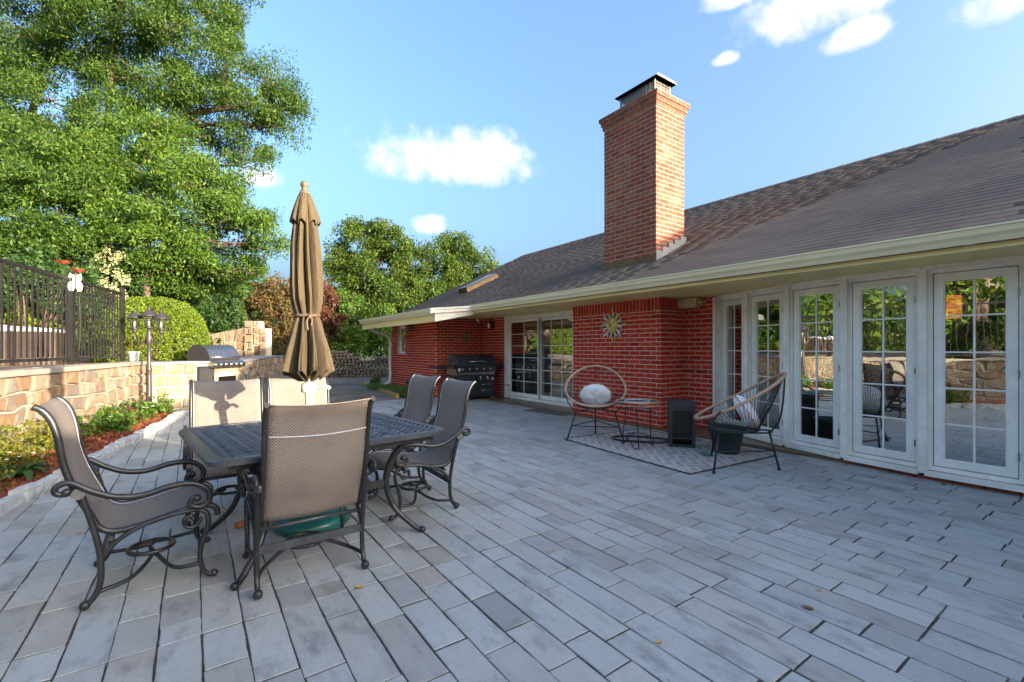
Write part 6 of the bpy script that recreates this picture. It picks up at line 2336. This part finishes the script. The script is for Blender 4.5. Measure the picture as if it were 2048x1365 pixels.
tu = empty('hot_tub', (-3.15, 13.0, .93), 0, 'brown panelled hot tub with pale cover behind the fence', 'hot tub')
for k in range(11):
    a = -1.0 + k * .185
    MB().bx(-3.15 + a, -3.15 + a + .176, 12.02, 12.05, .93, 1.55).build('panel', 'cedar', tu)
    MB().bx(-2.18, -2.15, 12.06 + k * .178, 12.06 + k * .178 + .17, .93, 1.55).build('panel', 'cedar', tu)
MB().bx(-4.13, -2.19, 12.055, 14.0, .93, 1.55).build('cabinet', 'wood', tu)
MB().prism([(-1.0, 0), (1.0, 0), (1.0, .06), (.1, .13), (-.1, .13), (-1.0, .06)], lambda a, b, w: Vector((-3.15 + a, 12.0 + w, 1.552 + b)), 2.04).build('cover', 'coverg', tu)
sh_ = empty('garden_shed', (-8.6, 4.6, .93), 0, 'brown timber shed on the terrace left of the picture', 'shed')
for k in range(14):
    MB().bx(-7.4, -7.36, 3.2 + k * .2, 3.39 + k * .2, .93, 3.1).build('board', 'cedar', sh_)
MB().bx(-9.8, -7.4, 3.2, 6.0, .93, 3.1).build('shed_wall', 'wood', sh_)
MB().prism([(-10.1, 3.1), (-7.1, 3.1), (-8.6, 4.1)], lambda a, b, w: Vector((a, 3.0 + w, b)), 3.2).build('shed_roof', 'shingle', sh_)

# ------------------------------------------------------------------ things on the brickwork
so_ = empty('sun_ornament', (XB - .01, 5.32, 1.63), 0, 'metal sun face with wavy rays on the brick chimney breast', 'ornament')
fn = lambda a, b, w: Vector((XB - .016 - w, 5.31 - a, 1.63 + b))
rs5 = random.Random(2)
for k in range(24):
    th = 2 * math.pi * k / 24
    big = k % 3 == 0
    L = .30 if big else .235
    r0 = .115
    sg = 1 if k % 2 else -1
    pts, wd = [], []
    for j in range(9):
        f = j / 8
        r = r0 + (L - r0) * f
        off = sg * (.022 * math.sin(f * math.pi * 1.6) + (.05 * max(0, f - .6) if big else .02 * f))
        pts.append((r * math.cos(th) - off * math.sin(th), r * math.sin(th) + off * math.cos(th)))
        wd.append((.020 if big else .013) * (1 - f) ** .65 + .002)
    left, right = [], []
    for j in range(9):
        a, b = pts[max(j - 1, 0)], pts[min(j + 1, 8)]
        dx, dy = b[0] - a[0], b[1] - a[1]; n_ = math.hypot(dx, dy)
        left.append((pts[j][0] - dy / n_ * wd[j], pts[j][1] + dx / n_ * wd[j])); right.append((pts[j][0] + dy / n_ * wd[j], pts[j][1] - dx / n_ * wd[j]))
    m = MB()
    vs = [fn(a, b, .012 + .008 * (k % 2)) for a, b in left] + [fn(a, b, .012 + .008 * (k % 2)) for a, b in right]
    vs += [fn(a, b, .006 + .008 * (k % 2)) for a, b in left] + [fn(a, b, .006 + .008 * (k % 2)) for a, b in right]
    fs = []
    for j in range(8):
        fs += [(j, j + 1, 10 + j, 9 + j), (18 + j, 27 + j, 28 + j, 19 + j), (j, 18 + j, 19 + j, j + 1), (9 + j, 10 + j, 28 + j, 27 + j)]
    m.add(vs, fs)
    m.build('ray', 'sunface' if k in (6, 18, 3) else 'sunray', so_)
m = MB()
vs = []
for q in range(9):
    r = .122 * math.sin(math.pi / 2 * q / 8)
    for k in range(28):
        th = 2 * math.pi * k / 28
        vs.append(fn(r * math.cos(th), r * 1.12 * math.sin(th), .018 + .045 * math.cos(math.pi / 2 * q / 8)))
m.add(vs, [(q * 28 + k, q * 28 + (k + 1) % 28, (q + 1) * 28 + (k + 1) % 28, (q + 1) * 28 + k) for q in range(8) for k in range(28)], True)
m.build('face', 'sunface', so_)
m = MB()
m.tube([fn(-.075 + .055 * k / 6, .03 + .018 * math.sin(math.pi * k / 6), .056) for k in range(7)], .004, 5); m.tube([fn(.02 + .055 * k / 6, .03 + .018 * math.sin(math.pi * k / 6), .056) for k in range(7)], .004, 5)
m.tube([fn(-.035 + .07 * k / 6, -.062 - .012 * math.sin(math.pi * k / 6), .050) for k in range(7)], .004, 5)
m.tube([fn(0, .035, .062), fn(.004, -.015, .070), fn(-.012, -.028, .064)], .007, 6)
m.build('features', 'fencemet', so_)

sp_ = empty('outdoor_speaker', (XW - .1, 4.19, 1.96), 0, 'beige outdoor speaker under the eave in the brick corner', 'speaker')
MB().prism([(4.02, 2.0), (4.06, 1.86), (4.34, 1.86), (4.37, 2.0), (4.33, 2.01), (4.06, 2.01)], lambda a, b, w: Vector((XW - .02 - w, a, b)), .17, .012).build('cabinet', 'speaker', sp_)
MB().prism([(4.075, 1.985), (4.095, 1.875), (4.315, 1.875), (4.34, 1.985)], lambda a, b, w: Vector((XW - .19 - w, a, b)), .004).build('grille', 'speaker', sp_)
MB().tube([(XW - .10, 4.03, 1.94), (XW - .10, 3.985, 1.94)], .03, 14).bx(XW - .13, XW - .01, 3.97, 3.985, 1.92, 1.96).build('bracket', 'speaker', sp_)

ge_ = empty('gecko_ornament', (5.86, 10.48, 1.5), 0, 'green metal gecko ornament on the brick above the gas grill', 'ornament')
m = MB(); m.tube(spline([(5.87, 10.465, 1.64), (5.855, 10.462, 1.58), (5.875, 10.46, 1.50), (5.87, 10.462, 1.43), (5.84, 10.465, 1.38), (5.87, 10.47, 1.33)], 5), [.028 if 2 < i < 14 else .028 - .001 * i if i < 3 else max(.005, .028 - .0022 * (i - 13)) for i in range(26)], 8)
m.ball((5.872, 10.462, 1.655), .032, 10, 7, (1, .6, 1.2))
for x, z, sx_ in ((5.86, 1.57, -1), (5.86, 1.57, 1), (5.87, 1.46, -1), (5.87, 1.46, 1)):
    m.tube([(x, 10.465, z), (x + sx_ * .05, 10.465, z + .02), (x + sx_ * .06, 10.468, z - .03)], .008, 6)
m.build('body', 'gecko', ge_)


def wall_lantern(c, nrm_, label, s=1.0, mat='black'):
    c, n_ = Vector(c), Vector(nrm_)
    r = empty('wall_lantern', tuple(c), 0, label, 'wall lamp', 'wall lanterns of the house')
    MB().box(c + n_ * .012, (.024 if abs(n_.x) > .5 else .09 * s, .09 * s if abs(n_.x) > .5 else .024, .17 * s)).build('back_plate', mat, r)
    q = c + n_ * .12 * s
    MB().tube(spline([c + Vector((0, 0, .05 * s)), c + n_ * .06 * s + Vector((0, 0, .10 * s)), q + Vector((0, 0, .10 * s))], 4), .010, 7).build('arm', mat, r)
    MB().lathe([(.025 * s, -.12 * s), (.05 * s, -.10 * s), (.05 * s, -.09 * s)], 6, q).lathe([(.085 * s, .045 * s), (.06 * s, .075 * s), (.02 * s, .10 * s), (.004, .12 * s)], 6, q).build('cap', mat, r)
    MB().lathe([(.045 * s, -.09 * s), (.065 * s, .045 * s)], 6, q, smooth=False).build('glass', 'lglass', r)
    m = MB()
    for k in range(6):
        a = math.pi * k / 3
        d = Vector((math.cos(a), math.sin(a), 0))
        m.tube([q + d * .046 * s + Vector((0, 0, -.09 * s)), q + d * .067 * s + Vector((0, 0, .047 * s))], .004, 5)
    m.build('cage', mat, r)


wall_lantern((XW - .008, 9.95, 1.84), (-1, 0, 0), 'black wall lantern left of the sliding door', 1.0)
wall_lantern((5.99, 6.312, 1.84), (0, 1, 0), 'black wall lantern on the far side of the chimney breast', .8)
wall_lantern((XG - .008, 11.93, 1.80), (-1, 0, 0), 'bronze bracket lantern on the far wing beside its window', .9, 'bronze')
sl_ = empty('security_light', (6.13, 10.3, 2.0), 0, 'small white security lamp under the eave above the gas grill', 'security light')
MB().lathe([(.03, 0), (.032, -.03), (.02, -.04)], 12, (6.13, 10.3, 2.02)).build('mount', 'white', sl_)
MB().tube([(6.13, 10.3, 1.985), (6.10, 10.24, 1.955)], [.022, .04], 12).ball((6.10, 10.235, 1.953), .036, 10, 7).build('lamp_head', 'white', sl_)

# ------------------------------------------------------------------ seen through the glass
pa = empty('indoor_palm', (6.55, 1.50, .03), 0, 'potted palm standing inside the right hand bow window', 'palm')
MB().lathe([(.12, .03), (.16, .30), (.17, .30), (.15, .27), (.0001, .26)], 20, (6.55, 1.5, 0)).build('pot', 'blackplas', pa)
for k in range(16):
    a = k * 2.399
    d = Vector((math.cos(a), math.sin(a), 0)); s_ = Vector((-d.y, d.x, 0))
    L = RNG.uniform(.45, .7); el = RNG.uniform(.5, 1.5)
    pts = [Vector((6.55, 1.5, .28)) + d * (L * f * .8) + Vector((0, 0, el * f * (1.45 - .55 * f))) for f in [j / 10 for j in range(11)]]
    m = MB(); m.tube(pts, [.006 * (1 - .8 * j / 10) for j in range(11)], 5)
    for j in range(3, 11):
        for sg in (-1, 1):
            q = pts[j]; e_ = q + s_ * (sg * .16 * math.sin(math.pi * j / 12)) + d * .09 - Vector((0, 0, .05)); u_ = Vector((0, 0, .012))
            m.add([q - d * .012, q.lerp(e_, .5) + u_, e_, q + d * .012], [(0, 1, 2, 3)])
    m.build('frond', 'lf_dark', pa, fixn=False)
co_ = tag(MB().lathe([(.22, .03), (.22, .08), (.13, .12), (.10, .22), (.095, 1.2), (.13, 1.3), (.16, 1.34)], 28, (7.35, .95, 0)).build('pedestal', 'column'), 'pale grey round pedestal inside the right hand bow window', 'pedestal')
ls = empty('pendant_lamp', (7.45, 1.50, 1.7), 0, 'glowing orange pendant lamp shade inside the right hand bow window', 'lamp')
MB().lathe([(.14, 1.60), (.15, 1.61), (.15, 1.86), (.14, 1.87)], 28, (7.45, 1.50, 0)).build('shade', 'shade', ls)
MB().tube([(7.45, 1.50, 1.87), (7.45, 1.50, 2.06)], .006, 6).build('cord', 'black', ls)

# ------------------------------------------------------------------ fallen leaves and scraps
def leaf_litter(x, y, s, a, mat, label):
    m = MB()
    c = Vector((x, y, .004))
    pts = [(0, -.5), (.28, -.32), (.22, -.12), (.42, .02), (.2, .14), (.16, .42), (0, .55), (-.17, .4), (-.22, .12), (-.4, .0), (-.2, -.14), (-.26, -.34)]
    ca, sa = math.cos(a), math.sin(a)
    top = []
    for px_, py_ in pts:
        z = .004 + s * (.18 * abs(px_) + .10 * max(0, py_))
        top.append(c + Vector(((px_ * ca - py_ * sa) * s, (px_ * sa + py_ * ca) * s, z)))
    vs = [c + Vector((0, 0, .002))] + top + [c] + [q - Vector((0, 0, .0015)) for q in top]
    n_ = len(pts)
    m.add(vs, [(0, 1 + k, 1 + (k + 1) % n_) for k in range(n_)] + [(n_ + 1, n_ + 2 + (k + 1) % n_, n_ + 2 + k) for k in range(n_)])
    tag(m.build('fallen_leaf', mat, fixn=False), label, 'leaf', 'leaves on the patio')


leaf_litter(.702, 2.38, .045, .6, 'leaffall', 'yellow leaf on the paving just right of the nearest chair')
leaf_litter(1.79, 2.12, .028, 1.9, 'leaffall', 'small yellow leaf lying in a joint in mid patio')
leaf_litter(2.62, 1.0, .026, 2.5, 'leaffall', 'pale curled leaf in the right foreground')
leaf_litter(2.395, .96, .045, .3, 'leafbrown', 'dark brown leaf in the right foreground')
leaf_litter(3.86, 1.40, .028, 1.2, 'leaffall', 'tiny yellow leaf out on the right hand paving')
leaf_litter(5.585, 1.13, .06, 2.2, 'leafbrown', 'brown leaf against the brick sill of the right hand window')
leaf_litter(1.60, 1.21, .03, 1.0, 'leaffall', 'small yellowish leaf in the near centre foreground')
leaf_litter(-.62, 4.15, .03, 1.0, 'leaffall', 'small pale leaf on the dark paving left of the left chair')
tag(MB().box((.275, 3.66, .022), (.07, .035, .035), Matrix.Rotation(.5, 3, 'Z')).build('brick_chip', 'terracotta'), 'orange brick chip lying on the paving under the table', 'brick chip')

# grit, seeds and twig bits blown into the joints
n = 900
gy = RNG.uniform(.2, 9, n); gx_ = RNG.uniform(-.9, 5.6, n)
snap = RNG.uniform(0, 1, n) < .65
gx_ = np.where(snap, -2.6 + np.round((gx_ + 2.6) / .155) * .155 + RNG.normal(0, .004, n), gx_)
a = RNG.uniform(0, 6.28, n); L = RNG.uniform(.003, .010, n); w = RNG.uniform(.0015, .004, n)
c = np.stack([gx_, gy, np.full(n, .0022)], 1)
t_ = np.stack([np.cos(a), np.sin(a), np.zeros(n)], 1); s_ = np.stack([-np.sin(a), np.cos(a), np.full(n, .25)], 1)
V = np.stack([c - t_ * L[:, None], c + s_ * w[:, None], c + t_ * L[:, None], c - s_ * w[:, None] + np.array([0, 0, .002])], 1).reshape(-1, 3)
tag(npmesh('grit', V, np.arange(4 * n).reshape(-1, 4), 'leafbrown'), 'scattered dry grit and seed husks in the paving joints', 'grit', kind='stuff')
